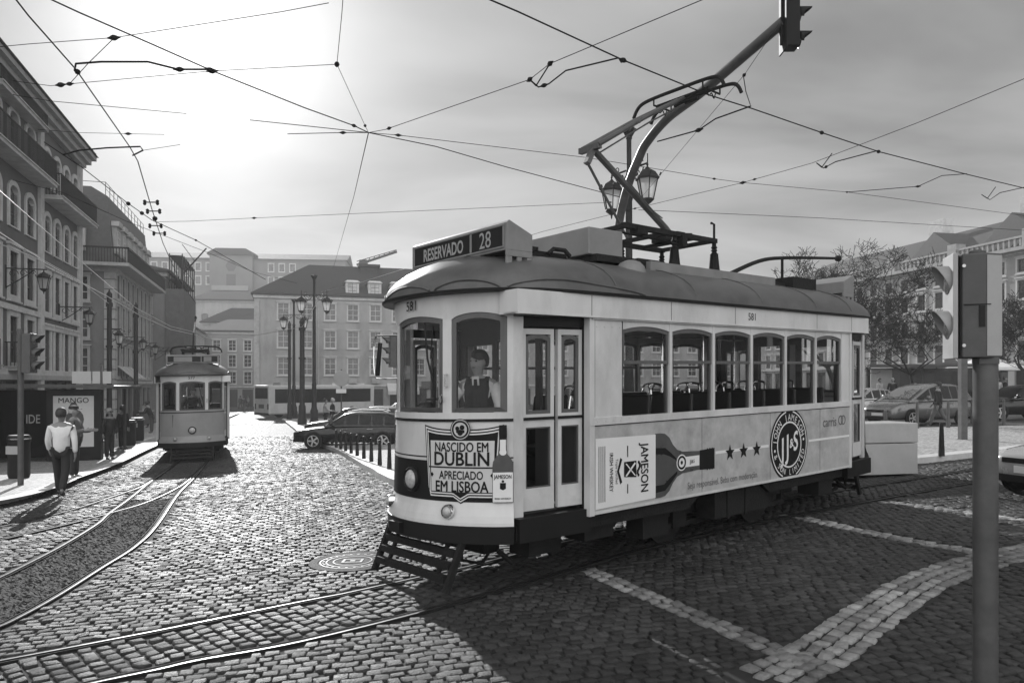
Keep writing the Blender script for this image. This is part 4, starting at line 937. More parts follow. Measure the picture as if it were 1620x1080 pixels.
# ------------------------------------------------------------------ buildings
def wall_grid(mb, L_, H, ops, reveal=.22, z0=0.0, mi=0, fn=lambda x, y, z: (x, y, z)):
    xs = sorted(set([0, L_]+[v for o in ops for v in o[:2] if 0 < v < L_])); zs = sorted(set([z0, H]+[v for o in ops for v in o[2:4]]))
    for xa, xb in zip(xs, xs[1:]):
        run = None
        for za, zb in zip(zs, zs[1:]):
            cx, cz = (xa+xb)/2, (za+zb)/2
            if not any(o[0] < cx < o[1] and o[2] < cz < o[3] for o in ops): mb.add([fn(xa,0,za), fn(xb,0,za), fn(xb,0,zb), fn(xa,0,zb)], [(0,1,2,3)], mi)
    for a, b, c, d in [o[:4] for o in ops]:
        mb.add([fn(a,0,c),fn(b,0,c),fn(b,0,d),fn(a,0,d),fn(a,reveal,c),fn(b,reveal,c),fn(b,reveal,d),fn(a,reveal,d)], [(0,1,5,4),(1,2,6,5),(2,3,7,6),(3,0,4,7),(4,5,6,7)], mi)
WM = {}
def win_mesh(w, h, trim, sash, arched=False, tw=.16, nx=2, nz=3, head=True):
    k = (round(w,2), round(h,2), trim.name if trim else '', sash.name, arched, tw, nx, nz)
    if k in WM: return WM[k]
    mb = MB()
    if trim:
        if arched:
            O = [(-w/2-tw, -.05), (w/2+tw, -.05)]+[((w/2+tw)*math.cos(math.pi*i/8), h-w*.25+(w*.25+tw)*math.sin(math.pi*i/8)) for i in range(9)]
            I = [(-w/2, 0), (w/2, 0)]+[(w/2*math.cos(math.pi*i/8), h-w*.25+w*.25*math.sin(math.pi*i/8)) for i in range(9)]
            for d in (-.06,): mb.strip([(x, d, z) for x, z in O], [(x, d, z) for x, z in I], 0, closed=True)
            mb.strip([(x, -.06, z) for x, z in O], [(x, .0, z) for x, z in O], 0, closed=True); mb.strip([(x, -.06, z) for x, z in I], [(x, .18, z) for x, z in I], 0, closed=True)
        else:
            for a, b, c, d in ((-w/2-tw,-w/2,-tw,h+tw),(w/2,w/2+tw,-tw,h+tw),(-w/2,w/2,h,h+tw),(-w/2,w/2,-tw,0)): mb.box(a, b, -.06, .03, c, d)
            if head: mb.box(-w/2-tw-.08, w/2+tw+.08, -.14, .02, h+tw, h+tw+.09); mb.box(-w/2-tw-.05, w/2+tw+.05, -.12, .02, -tw-.07, -tw)
    f = .055
    for i in range(nx+1): x = -w/2+w*i/nx; mb.box(max(-w/2, x-f/2), min(w/2, x+f/2), .10, .15, 0, h, 1)
    for i in range(nz+1): z = h*i/nz; mb.box(-w/2, w/2, .105, .145, max(0, z-f/2), min(h, z+f/2), 1)
    me = mb.mesh('window', [trim or sash, sash]); p = MB(); p.add([(-w/2,.135,0),(w/2,.135,0),(w/2,.135,h),(-w/2,.135,h)], [(0,1,2,3)])
    WM[k] = (me, [p.mesh('pane', M['pane']), p.mesh('pane', M['curtain'])]); return WM[k]
def add_window(par, x, z, w, h, trim, sash, y=0.0, rotz=0, **kw):
    me, ps = win_mesh(w, h, trim, sash, **kw); o = put('window', me, par, (x, y, z), rotz); put('pane', random.choice(ps), o); return o
def railing(par, x0, x1, y, z, h=.95, gap=.12, sides=.0, nm='balcony', mat_=None, slab=True):
    mb = MB()
    if slab: mb.box(x0, x1, y, 0.0, z-.16, z); mb.box(x0-.05, x1+.05, y-.06, 0, z-.04, z+.0)
    o = mb.build(nm, mat_ or M['trimB'], par) if slab else None
    r = MB(); n = max(1, int((x1-x0)/gap))
    for i in range(n+1): x = x0+(x1-x0)*i/n; r.box(x-.012, x+.012, y+.03, y+.055, z, z+h)
    r.box(x0, x1, y+.02, y+.07, z+h-.04, z+h); r.box(x0, x1, y+.02, y+.07, z+.06, z+.09)
    if sides:
        for x in (x0, x1): r.box(x-.02, x+.02, y+.03, 0, z+h-.04, z+h); [r.box(x-.012, x+.012, yy, yy+.025, z, z+h) for yy in np.arange(y+.1, 0, .12)]
    return r.build('railing', M['iron'], o or par)
def shell(par, L_, D, H, ops, wall, side_ops=(), z0=-1.0):
    """four walls; the front (y=0) and the left end (x=0) with real openings"""
    mb = MB(); wall_grid(mb, L_, H, ops, z0=z0)
    wall_grid(mb, D, H, list(side_ops), z0=z0, fn=lambda x, y, z: (y, D-x, z))
    mb.add([(L_,0,z0),(L_,D,z0),(L_,D,H),(L_,0,H),(0,D,z0),(0,D,H)], [(0,1,2,3),(1,4,5,2)])
    return mb.build('wall', wall, par)
def local(p, ang): return thing
def bldg(name, label, x, y, ang, cat='building', group=None):
    z = float(ground(x, y)); return thing(name, label, cat, (x, y, z), ang, group)
LSD = Vector((-.30, 1, 0)).normalized(); LANG = math.atan2(LSD.y, LSD.x)
fx = lambda y: -10.3-.30*y

def left_house():
    y0 = 16.0; b = bldg('town_house', 'dark plastered town house with pale window surrounds, nearest on the left', fx(y0), y0, LANG)
    L_ = (38.2-y0)/LSD.y; s0 = (31.9-y0)/LSD.y
    c1 = [s0-1.3-1.95*k for k in range(7)]; c2 = [s0+1.0+1.52*k for k in range(4)]
    ops = []; wins = []
    for c in c1+c2:
        blk2 = c in c2; w = .82 if blk2 else .95
        for z, h, ar in ((3.2,1.75,False),(5.75,1.65,False),(8.35,1.55,True),(11.2,1.5,True)):
            if blk2: z -= .25
            ops.append((c-w/2, c+w/2, z, z+h)); wins.append((c, z, w, h, ar))
    shops = [(c-.75, c+.75, .1, 2.5) for c in c1[::1]+c2]; ops += shops
    shell(b, L_, 14, 14.0, ops, M['wallA'])
    for c, z, w, h, ar in wins: add_window(b, c, z, w, h, M['trimA'], M['sash'], arched=ar, tw=.2)
    mb = MB()
    for a, c in ((s0-.25, s0+.25), (L_-.4, L_+.06), (s0+.05+6.0, s0+6.4)): mb.box(a, c, -.12, .05, -.5, 13.9)
    for a, c, z in ((0, s0-.25, 5.15), (s0+.25, L_-.4, 4.72), (0, L_, 2.75)): mb.box(a, c, -.10, .05, z, z+.22)
    mb.build('pilasters', M['trimA'], b)
    mb = MB(); mb.box(-.2, L_+.5, -.65, 0, 13.75, 13.95); mb.box(-.2, L_+.35, -.45, 0, 13.5, 13.75); mb.box(-.1, L_+.2, -.25, 0, 13.3, 13.5); mb.build('cornice', M['trimB'], b)
    mb = MB(); mb.prism([(-.75,13.96),(5,16.6),(10,16.6),(14.4,13.96)], lambda u, v, w: (w, u, v), -.3, L_+.55); rf = mb.build('roof', M['tile'], b)
    for k in range(3): MB().box(2+6*k, 3.0+6*k, 3.0, 3.8, 14.5, 17.0).build('chimney', M['wallA'], rf)
    railing(b, 0, s0-.3, -.75, 10.75, sides=1, mat_=M['trimA']); railing(b, s0+.2, L_, -.8, 10.4, sides=1, mat_=M['trimA'])
    railing(b, s0-6, s0-.6, -.5, 12.95, h=.55, sides=1, nm='attic_balcony', mat_=M['trimA'])
    for c in c1[1:6:2]: railing(b, c-.9, c+.9, -.55, 3.05, h=.9, sides=1)
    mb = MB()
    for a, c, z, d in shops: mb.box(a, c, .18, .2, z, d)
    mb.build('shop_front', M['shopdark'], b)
    mb = MB(); mb.box(-.0, L_, -.16, 0, 2.55, 2.75); mb.build('shop_fascia', M['trimB'], b)
    mb = MB(); mb.bar((0, -.6, 14.05), (L_+.4, -.6, 14.05), .12, .12); mb.build('roof_gutter', M['iron'], b)
left_house()
def corner_house():
    y0 = 47.0; b = bldg('corner_house', 'corner house with a long balcony and dormered mansard roof across the side street', fx(y0)-.25, y0, LANG)
    L_ = 13.8; ops = []; W_ = []
    for c in [1.1+1.62*k for k in range(8)]:
        for z, h in ((3.5,1.9),(6.2,1.7),(8.4,1.45)): ops.append((c-.42, c+.42, z, z+h)); W_.append((c, z, .84, h))
    so = []; D = 12
    for yy in (1.9, 4.2, 6.5, 8.8):
        for z, h in ((3.6,1.6),(5.9,1.6),(8.2,1.4)): so.append((D-yy-.42, D-yy+.42, z, z+h))
    shops = [(.5+1.9*k, 2.0+1.9*k, 0, 2.7) for k in range(7)]
    shell(b, L_, D, 10.3, ops+shops, M['wallB'], so)
    for c, z, w, h in W_: add_window(b, c, z, w, h, M['trimB'], M['sash'], tw=.15)
    for a, c, z, d in so: add_window(b, 0, z, .84, d-z, M['trimB'], M['sashpale'], y=D-(a+c)/2, rotz=-math.pi/2, tw=.15)
    mb = MB()
    for z in np.arange(-.4, 10.0, .62): mb.box(-.06, .55, -.06, .55, z, z+.55)
    mb.box(-.1, .6, -.1, 3.6, 3.0, 3.2); mb.box(-.05, L_, -.12, .02, 3.0, 3.2); mb.box(-.15, L_, -.15, .0, 9.95, 10.2); mb.box(-.15, 0, 0, D, 9.95, 10.2); mb.build('quoins', M['trimB'], b)
    mb = MB(); mb.box(-1.0, L_+.3, -1.0, .0, 10.2, 10.4); mb.box(-1.0, 0, 0, D, 10.2, 10.4); bal = mb.build('balcony', M['trimB'], b)
    r = MB()
    for x in np.arange(-.95, L_+.3, .16): r.box(x-.02, x+.02, -.97, -.92, 10.4, 11.3)
    for y in np.arange(-.95, D, .16): r.box(-.97, -.92, y-.02, y+.02, 10.4, 11.3)
    r.box(-1, L_+.3, -1, -.9, 11.25, 11.35); r.box(-1, -.9, -1, D, 11.25, 11.35); r.build('railing', M['iron'], bal)
    mb = MB(); mb.loft([[(.05,.05,10.3),(L_,.05,10.3),(L_,D,10.3),(.05,D,10.3)], [(.45,.45,14.7),(L_-.2,.45,14.7),(L_-.2,D-.5,14.7),(.45,D-.5,14.7)], [(1.5,1.6,15.5),(L_-1,1.6,15.5),(L_-1,D-1.6,15.5),(1.5,D-1.6,15.5)]]); rf = mb.build('mansard_roof', M['slate'], b)
    for k in range(7):
        c = 1.3+1.8*k; mb = MB(); mb.box(c-.6, c+.6, .0, 1.4, 11.2, 12.9); mb.prism([(c-.75,12.9),(c+.75,12.9),(c+.5,13.25),(c-.5,13.25)], lambda u, v, w: (u, w, v), -.15, 1.6); d = mb.build('dormer', M['trimB'], b); add_window(d, c, 11.35, .7, 1.3, None, M['sashpale'], y=-.14)
    for k in range(2):
        mb = MB(); yy = 2.2+3*k; mb.box(-.0, 1.4, yy-.6, yy+.6, 11.2, 12.9); d = mb.build('dormer', M['trimB'], b); add_window(d, 0, 11.35, .7, 1.3, None, M['sashpale'], y=yy, rotz=-math.pi/2)
    r = MB()
    for x in np.arange(.6, L_, 1.2): r.tube([(x,.6,14.7),(x,.6,15.6)], .02, 5)
    r.tube([(.6,.6,15.6),(L_,.6,15.6)], .02, 5); r.tube([(.6,.6,15.2),(L_,.6,15.2)], .015, 5); r.tube([(.6,.6,15.6),(.6,6,15.6)], .02, 5); r.build('roof_rail', M['iron'], rf)
    mb = MB()
    for k in range(3): x = 1.0+1.6*k; mb.hexa([(x,-.9,3.35),(x+1.3,-.9,3.35),(x+1.3,0,4.1),(x,0,4.1),(x,-.9,3.40),(x+1.3,-.9,3.40),(x+1.3,0,4.15),(x,0,4.15)])
    mb.build('awning', M['awning'], b)
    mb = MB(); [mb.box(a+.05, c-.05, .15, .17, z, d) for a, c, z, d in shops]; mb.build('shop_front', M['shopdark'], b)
corner_house()
def plain_house(name, label, x, y, ang, L_, D, H, rows, pitch, w, wall, trim, roofh=2.6, roofm='tile', hip=True, first=None, dorm=(), sash='sash', side_cols=0, arch=False, eave=.4, group=None, tw=.13, z0=-2.0, zbase=None, shop=True, nx=2, nz=3):
    b = bldg(name, label, x, y, ang, group=group)
    if zbase is not None: b.location.z = zbase
    ops = []; n = int((L_-1.0)/pitch); f0 = first if first is not None else (L_-(n-1)*pitch)/2
    cs = [f0+pitch*k for k in range(int((L_-f0-w/2-.3)/pitch)+1)]
    for c in cs:
        for z, h in rows: ops.append((c-w/2, c+w/2, z, z+h))
    so = [(D-1.6-2.2*k-w/2, D-1.6-2.2*k+w/2, z, z+h) for k in range(side_cols) for z, h in rows]
    sops = [(c-pitch*.36, c+pitch*.36, 0, 2.6) for c in cs] if shop else []
    shell(b, L_, D, H, ops+sops, wall, so, z0=z0)
    for o in ops: add_window(b, (o[0]+o[1])/2, o[2], w, o[3]-o[2], trim, M[sash], arched=arch, tw=tw, nx=nx, nz=nz)
    for o in so: add_window(b, 0, o[2], w, o[3]-o[2], trim, M[sash], y=D-(o[0]+o[1])/2, rotz=-math.pi/2, tw=tw)
    e = eave; mb = MB(); i = min(D*.45, roofh*1.3) if hip else .01
    A = [(-e,-e,H),(L_+e,-e,H),(L_+e,D+e,H),(-e,D+e,H)]
    mb.loft([A, [(p[0], p[1], H+.18) for p in A], [(i,D*.48,H+roofh),(L_-i,D*.48,H+roofh),(L_-i,D*.52,H+roofh),(i,D*.52,H+roofh)]]); rf = mb.build('roof', M[roofm], b)
    mb = MB(); mb.box(-.12, L_+.12, -.14, 0, H-.35, H-.02); mb.box(-.14, -.0, 0, D, H-.35, H-.02)
    if shop: mb.box(-.05, L_+.05, -.12, 0, 2.9, 3.1)
    mb.build('cornice', trim or M['trimB'], b)
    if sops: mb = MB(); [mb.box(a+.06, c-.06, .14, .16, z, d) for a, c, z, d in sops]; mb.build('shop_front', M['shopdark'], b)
    for c in dorm:
        mb = MB(); mb.box(c-.75, c+.75, .25, 2.6, H+.1, H+1.75); mb.loft([[(c-.9,.1,H+1.75),(c+.9,.1,H+1.75),(c+.9,2.9,H+1.75),(c-.9,2.9,H+1.75)],[(c-.6,.3,H+2.0),(c+.6,.3,H+2.0),(c+.6,2.9,H+2.0),(c-.6,2.9,H+2.0)]]); d = mb.build('dormer', M['trimA'], b); add_window(d, c, H+.35, .95, 1.25, None, M['sash'], y=.14)
    return b
# scaffolded house further down the left side, and the pale row beyond it
b3 = plain_house('scaffolded_house', 'dim house wrapped in netting and scaffolding further down the left side', (262-HX)/FPX*64, 64, LANG, 9, 8, 12.6, [(3.6,1.6),(6.4,1.6),(9.2,1.5)], 1.9, .9, M['wallB'], M['trimB'], roofh=1.2, side_cols=2, shop=True)
mb = MB()
for x in np.arange(0, 9.1, 1.5):
    for y in (-1.3, -.3): mb.tube([(x,y,-1),(x,y,14.2)], .05, 5)
for z in np.arange(2, 14.3, 2): mb.box(0, 9, -1.35, -.25, z, z+.06); mb.tube([(0,-1.3,z+1),(9,-1.3,z+1)], .035, 4)
for k in range(6): mb.tube([(1.5*k,-1.32,2+2*k),(1.5*k+1.5,-1.32,4+2*k)], .03, 4)
mb.tube([(-.6,-1.5,12.5),(-2.2,-3.4,14.4)], .06, 5)
mb.build('scaffolding', M['iron'], b3)
mb = MB(); mb.box(-.1, 9, -1.42, -1.40, 3, 11.2); mb.box(-.12, -.1, -1.42, 0, 3, 11.2); mb.build('netting', M['netting'], b3)
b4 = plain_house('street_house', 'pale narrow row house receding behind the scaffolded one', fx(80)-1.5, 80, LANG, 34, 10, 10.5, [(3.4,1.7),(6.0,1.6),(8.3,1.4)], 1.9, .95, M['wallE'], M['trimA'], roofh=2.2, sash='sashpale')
for k in range(5): railing(b4, .6+3.8*k, 2.4+3.8*k, -.6, 5.9, h=.9, sides=1)
CANG = math.atan2(.285, 1)
cb = at(402, 606, 84)
b5 = plain_house('hip_roofed_house', 'long pale stained house with a dark hipped roof in the centre behind the lamp posts', cb.x, 84, CANG, 62, 15, 13.1, [(4.25,1.85),(7.3,1.85),(10.45,1.75)], 2.55, 1.12, M['wallC'], M['trimA'], roofh=4.6, first=3.1, sash='sashpale', dorm=[10.7+2.55*k for k in (0,1,2,3.9,5.9)], eave=.35, tw=.14, nx=2, nz=3)
mb = MB()
for k in range(2): mb.box(12+9*k, 14.2+9*k, 5.5, 7.0, 15.5, 17.8); mb.box(11.8+9*k, 14.4+9*k, 5.3, 7.2, 17.5, 17.8)
mb.build('chimney', M['tile'], b5)
for a in (8.4, 14.6): mb = MB(); mb.hexa([(a,-1.3,2.3),(a+3.6,-1.3,2.3),(a+3.6,0,3.2),(a,0,3.2),(a,-1.3,2.36),(a+3.6,-1.3,2.36),(a+3.6,0,3.26),(a,0,3.26)]); mb.box(a, a+3.6, -1.32, -1.29, 1.95, 2.34); mb.build('awning', M['awning'], b5)
mb = MB(); mb.box(18.6, 26, -.25, -.12, 2.65, 3.5); sgn = mb.build('shop_sign', M['sash'], b5)
mb = MB(); lettering(mb, 'NDA SO', .62, lambda u, v: (21.6+u, -.26, 3.07+v), bold=.02); mb.build('lettering', M['trimA'], sgn)
mb = MB(); mb.box(0, .55, -.1, 1, -1, 12.4)
for x in (3.1+2.55*1.5, 24.8): mb.box(x-.06, x+.06, -.16, -.04, 3, 12.3)
for c in (10.7, 13.3): mb.box(c-.45, c+.45, -.4, -.1, 3.25, 3.8)
mb.build('quoins', M['trimB'], b5)
# end of the street and the convent on the hill
e1 = at(318, 606, 112)
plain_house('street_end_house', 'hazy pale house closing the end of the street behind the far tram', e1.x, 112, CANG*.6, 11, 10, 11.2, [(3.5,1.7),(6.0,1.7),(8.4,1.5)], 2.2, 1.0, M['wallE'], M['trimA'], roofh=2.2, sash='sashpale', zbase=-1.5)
e2 = at(300, 606, 150)
plain_house('terrace_house', 'long hazy terrace with small arched attic windows below the hilltop convent', e2.x, 150, CANG*.5, 24, 10, 12.5, [(5.0,1.3),(8.4,1.5)], 2.6, 1.3, M['wallC'], M['trimB'], roofh=2.4, arch=True, zbase=6, shop=False, z0=-12)
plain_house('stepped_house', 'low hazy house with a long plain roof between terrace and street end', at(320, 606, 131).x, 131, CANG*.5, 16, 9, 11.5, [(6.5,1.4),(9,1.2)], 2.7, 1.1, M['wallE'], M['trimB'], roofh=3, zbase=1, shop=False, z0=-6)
cv = at(225, 606, 235); CZ = 13.0
def convent():
    b = bldg('convent', 'huge plain convent building spread along the hilltop in the haze', cv.x, 235, CANG*.35); b.location.z = CZ
    mb = MB(); L_ = 62; ops = []
    for k in range(11): ops += [(3.5+3.3*k+(9 if k > 7 else 0)-.75, 3.5+3.3*k+(9 if k > 7 else 0)+.75, z, z+2.3) for z in (20.0, 24.2)]
    wall_grid(mb, L_, 28, ops, z0=-15); mb.add([(0,0,-15),(0,16,-15),(0,16,28),(0,0,28),(L_,0,-15),(L_,16,-15),(L_,16,28),(L_,0,28)], [(0,1,2,3),(4,5,6,7)]); mb.build('wall', M['wallD'], b)
    for o in ops: add_window(b, (o[0]+o[1])/2, o[2], 1.5, 2.3, M['trimA'], M['sash'], tw=.25)
    mb = MB(); mb.prism([(-.8,28),(8,31),(16.8,28)], lambda u, v, w: (w, u, v), -.6, L_+.6); mb.build('roof', M['tile'], b)
    mb = MB(); mb.box(20.5, 33.5, -1.2, 14, -10, 29.0); blk = mb.build('central_block', M['wallD'], b)
    mb = MB(); mb.box(19.9, 34.1, -1.9, 15, 29, 29.6); mb.prism([(19.9,29.6),(34.1,29.6),(31.5,31.0),(22.5,31.0)], lambda u, v, w: (u, w, v), -1.9, 15); mb.build('central_roof', M['tile'], b)
    mb = MB(); mb.add([(27+1.7*x, -1.26, 25.6+1.9*y) for x, y in disc(1, 6)], [tuple(range(6))]); mb.box(25.6, 28.4, -1.3, -1.2, 18.4, 23.0); mb.build('niche', M['sash'], b)
    mb = MB(); mb.box(21.5, 32.5, -2.6, -1.2, 17.8, 18.3); mb.box(21.5, 32.5, -2.6, -2.5, 18.3, 19.3); mb.build('balcony', M['wallE'], b)
    mb = MB(); mb.add([(27.2+3.4*math.cos(math.pi*i/12), -1.24, 11+3.6*math.sin(math.pi*i/12)) for i in range(13)]+[(23.8,-1.24,7),(30.6,-1.24,7)][::-1][:0], [tuple(range(13))]); mb.box(23.8, 30.6, -1.26, -1.2, 4, 11); mb.build('arch', M['netting'], b)
convent()
def hill():
    xs = np.linspace(-260, 160, 43); ys = np.linspace(160, 420, 27); mb = MB(); n = len(xs)
    for y in ys:
        for x in xs: mb.v.append((x, y, -4+32*float(sstep(158, 300, y+(.1*abs(x+60))))*float(math.exp(-((x+60)/170)**2))))
    for j in range(len(ys)-1):
        for i in range(n-1): mb.f.append((j*n+i, j*n+i+1, (j+1)*n+i+1, (j+1)*n+i)); mb.mi.append(0)
    structure(mb.build('hill', M['netting'], smooth=True))
hill()
def crane():
    p = at(575, 606, 170); t = thing('tower_crane', 'distant tower crane jib rising above the dark hipped roof', 'crane', (p.x, 170, 0))
    mb = MB(); mb.box(-.5, .5, -.5, .5, 0, 28.5); mb.build('mast', M['iron'], t)
    mb = MB(); mb.bar((-1.5,0,28.5), (7.5,0,31.5), .35, .5); mb.bar((-1.5,0,29.3), (7.4,0,31.9), .15, .15)
    for k in range(8): mb.bar((-1.2+k*1.1,0,28.6+k*.36), (-.7+k*1.1,0,29.6+k*.3), .12, .12)
    mb.box(-.8, .9, -.6, .6, 28, 29.6); mb.box(.5, 1.4, -.4, .4, 27.2, 28.2); mb.build('jib', M['iron'], t)
crane()
# the long side of the square on the right
RD = Vector((.224, -1, 0)).normalized(); RANG = math.atan2(RD.y, RD.x); ry = 104.0; rx = 57-.224*ry+.4
b6 = plain_house('arcade_house', 'long pale four storey house on the right behind the bare trees', rx, ry, RANG, 66, 14, 12.6, [(3.3,1.6),(5.9,1.5),(8.5,1.5),(10.7,1.1)], 2.3, 1.05, M['wallC'], M['trimA'], roofh=4.4, eave=.6, tw=.16, roofm='slate')
mb = MB()
for x in np.arange(0, 66, .55): mb.box(x-.09, x+.09, -.5, -.3, 12.75, 13.5)
mb.box(0, 66, -.55, -.25, 13.5, 13.68); mb.box(0, 66, -.75, 0, 12.45, 12.75)
for x in np.arange(2, 66, 8): mb.box(x-.5, x+.5, -.6, .5, 12.7, 14.2)
mb.build('balustrade', M['stone'], b6)
for k in range(3):
    mb = MB(); x = 30+9*k; mb.prism([(x-3,14.0),(x+3,14.0),(x,16.2)], lambda u, v, w: (u, w, v), 1.0, 6.5); mb.build('gable', M['slate'], b6)
    MB().box(26+11*k, 28+11*k, 4, 5.2, 15, 18.2).build('chimney', M['trimA'], b6)
for k in range(10): railing(b6, 20+4.6*k, 22.6+4.6*k, -.7, 5.7, h=.9, sides=1)
# ------------------------------------------------------------------ lamps, posts and wires
def lantern_mb(s=1.0, n=6):
    """hanging six sided lantern, its top ring at z=0"""
    fr, gl = MB(), MB()
    P = lambda r, z: [(r*s*math.cos(2*math.pi*(i+.5)/n), r*s*math.sin(2*math.pi*(i+.5)/n), z*s) for i in range(n)]
    fr.lathe([(.02*s,0),(.03*s,-.04*s),(.015*s,-.07*s),(.05*s,-.12*s),(.11*s,-.17*s)], n=10)
    fr.loft([P(.11,-.16), P(.20,-.22), P(.27,-.33), P(.30,-.36), P(.29,-.39), P(.25,-.39)])
    for i in range(n):
        a = P(.25,-.39)[i]; b = P(.15,-.85)[i]; fr.bar(a, b, .022*s, .022*s); c = P(.33,-.33)[i]; fr.bar((c[0]*.9,c[1]*.9,c[2]), (c[0],c[1],c[2]+.07*s), .03*s, .03*s)
    fr.loft([P(.16,-.84), P(.17,-.87), P(.10,-.93), P(.03,-.98), P(.02,-1.05), P(.005,-1.08)])
    gl.loft([P(.235,-.39), P(.145,-.85)], caps=False)
    return fr, gl
def add_lantern(par, x, y, z, s=1.0):
    fr, gl = lantern_mb(s); o = put('lantern', fr.mesh('lantern', M['iron']), par, (x, y, z)); put('glass', gl.mesh('glass', M['frosted']), o); return o
def lamp_post(label, loc, rotz, H=9.7, cat='street lamp', s=1.25):
    t = thing('street_lamp', label, cat, loc, rotz, 'two armed lantern posts of the square')
    mb = MB(); mb.lathe([(.30,0),(.30,.25),(.24,.32),(.25,.9),(.20,1.0),(.17,1.15),(.14,2.5),(.16,2.56),(.12,2.7),(.10,H-2.2),(.13,H-2.1),(.08,H-2.0),(.075,H-.35),(.10,H-.3),(.07,H-.22)], n=16)
    for i in range(6): a = math.pi*i/3; mb.bar((.06*math.cos(a),.06*math.sin(a),H-.25), (.20*math.cos(a),.20*math.sin(a),H), .05, .07)
    mb.lathe([(.09,H-.25),(.17,H-.12),(.12,H-.05),(.04,H+.02)], n=8); mb.build('pole', M['iron'], t, smooth=True)
    mb = MB(); za = H-1.25
    mb.tube([(-.82,0,za),(.82,0,za)], .03, 8)
    for sg in (-1, 1):
        pts = [(sg*(.1+.55*u), 0, za-.08-.28*math.sin(u*math.pi)) for u in np.linspace(0, 1, 9)]; mb.tube(pts, .022, 6)
        mb.tube([(sg*(.34+.13*math.cos(w)*(1-w/9)), 0, za-.20+.13*math.sin(w)*(1-w/9)) for w in np.linspace(0, 7, 18)], .018, 5)
        mb.tube([(sg*(.55+.08*math.cos(w)), 0, za+.10+.08*math.sin(w)) for w in np.linspace(0, 5, 12)], .015, 5); mb.tube([(sg*.82,0,za+.28),(sg*.82,0,za-.02)], .022, 6)
    mb.build('arm', M['iron'], t)
    for sg in (-1, 1): add_lantern(t, sg*.82, 0, za, s)
    return t
lamp_post('tallest two armed lantern post standing on the island by the black estate car', gnd(497, 671, .13), .06)
lamp_post('farther two armed lantern post standing left behind the tallest one', spot(465, 62, .13), .1)
lamp_post('two armed lantern post rising behind the near tram roof under its pantograph', spot(995, 23.0, .13), R(-58), s=1.25)
def plain_post(label, loc, H, r=.10, nm='tram_wire_post'):
    t = thing(nm, label, 'pole', loc, 0, 'iron posts carrying the tram wires')
    MB().lathe([(r*2,0),(r*2,.3),(r*1.6,.4),(r*1.5,1.2),(r*1.15,1.3),(r,H-.3),(r*1.2,H-.28),(r*1.2,H-.1),(r*.5,H),(.02,H+.12)], n=14).build('shaft', M['iron'], t, smooth=True)
    MB().lathe([(r*1.5,H*.62),(r*1.5,H*.62+.12)], n=14).build('collar', M['iron'], t); MB().lathe([(r*1.45,H-.75),(r*1.45,H-.55)], n=14).build('collar', M['iron'], t); return t
plain_post('thick plain iron post between the two lantern posts on the island', gnd(478, 671, .13), 6.9, .15)
plain_post('thin plain iron post left of the two lantern posts on the island', gnd(458, 663, .13), 7.6, .11)
plain_post('iron wire post on the left pavement behind the bus shelter', spot(173, 37.5, .13), 7.3, .11)
plain_post('iron wire post on the left pavement nearer the far tram', spot(215, 43, .13), 7.3, .11)
def wall_lantern(label, y, z, reach=1.25, s=.85, x=None):
    px = fx(y) if x is None else x; zz = float(ground(px, y))
    t = thing('wall_lantern', label, 'wall lantern', (px, y, zz), LANG-math.pi/2, 'bracket lanterns along the left houses')
    mb = MB(); mb.box(-.02, .03, -.05, .05, z-.75, z+.12); mb.tube([(0,0,z),(reach+.1,0,z)], .025, 6); mb.tube([(.03,0,z-.7),(.4,0,z-.45),(reach*.75,0,z-.04)], .02, 6)
    for k in range(3): c = .25+.32*k; rr = .17-.04*k; mb.tube([(c+rr*math.cos(w)*(1-w/9), 0, z-.2+.04*k+rr*math.sin(w)*(1-w/9)) for w in np.linspace(0, 7, 16)], .014, 5)
    mb.build('bracket', M['iron'], t); add_lantern(t, reach, 0, z, s); return t
def y_for(px, off): # distance along the house line where a lantern hung off metres out is seen at this place
    return (off-10.3)/((px-HX)/FPX+.30)
for px, py, lab in ((60, 405, 'bracket lantern high on the dark town house, nearest of the row'), (135, 470, 'bracket lantern at the far corner of the dark town house'), (222, 522, 'bracket lantern on the corner house, right of the second wire post'), (242, 532, 'small bracket lantern on the far end of the corner house'), (263, 540, 'tiny bracket lantern on the scaffolded house'), (269, 546, 'tiniest bracket lantern just above the far tram roof')):
    y = y_for(px, 1.2); wall_lantern(lab, y, 2.04+(618-py)*y/1200+.1-(0.0 if y < 45 else .0))
tp = spot(173, 37.5, .13); wall_lantern('bracket lantern fixed to the iron post behind the bus shelter', 37.5, 5.6, .45, .85, x=tp.x)

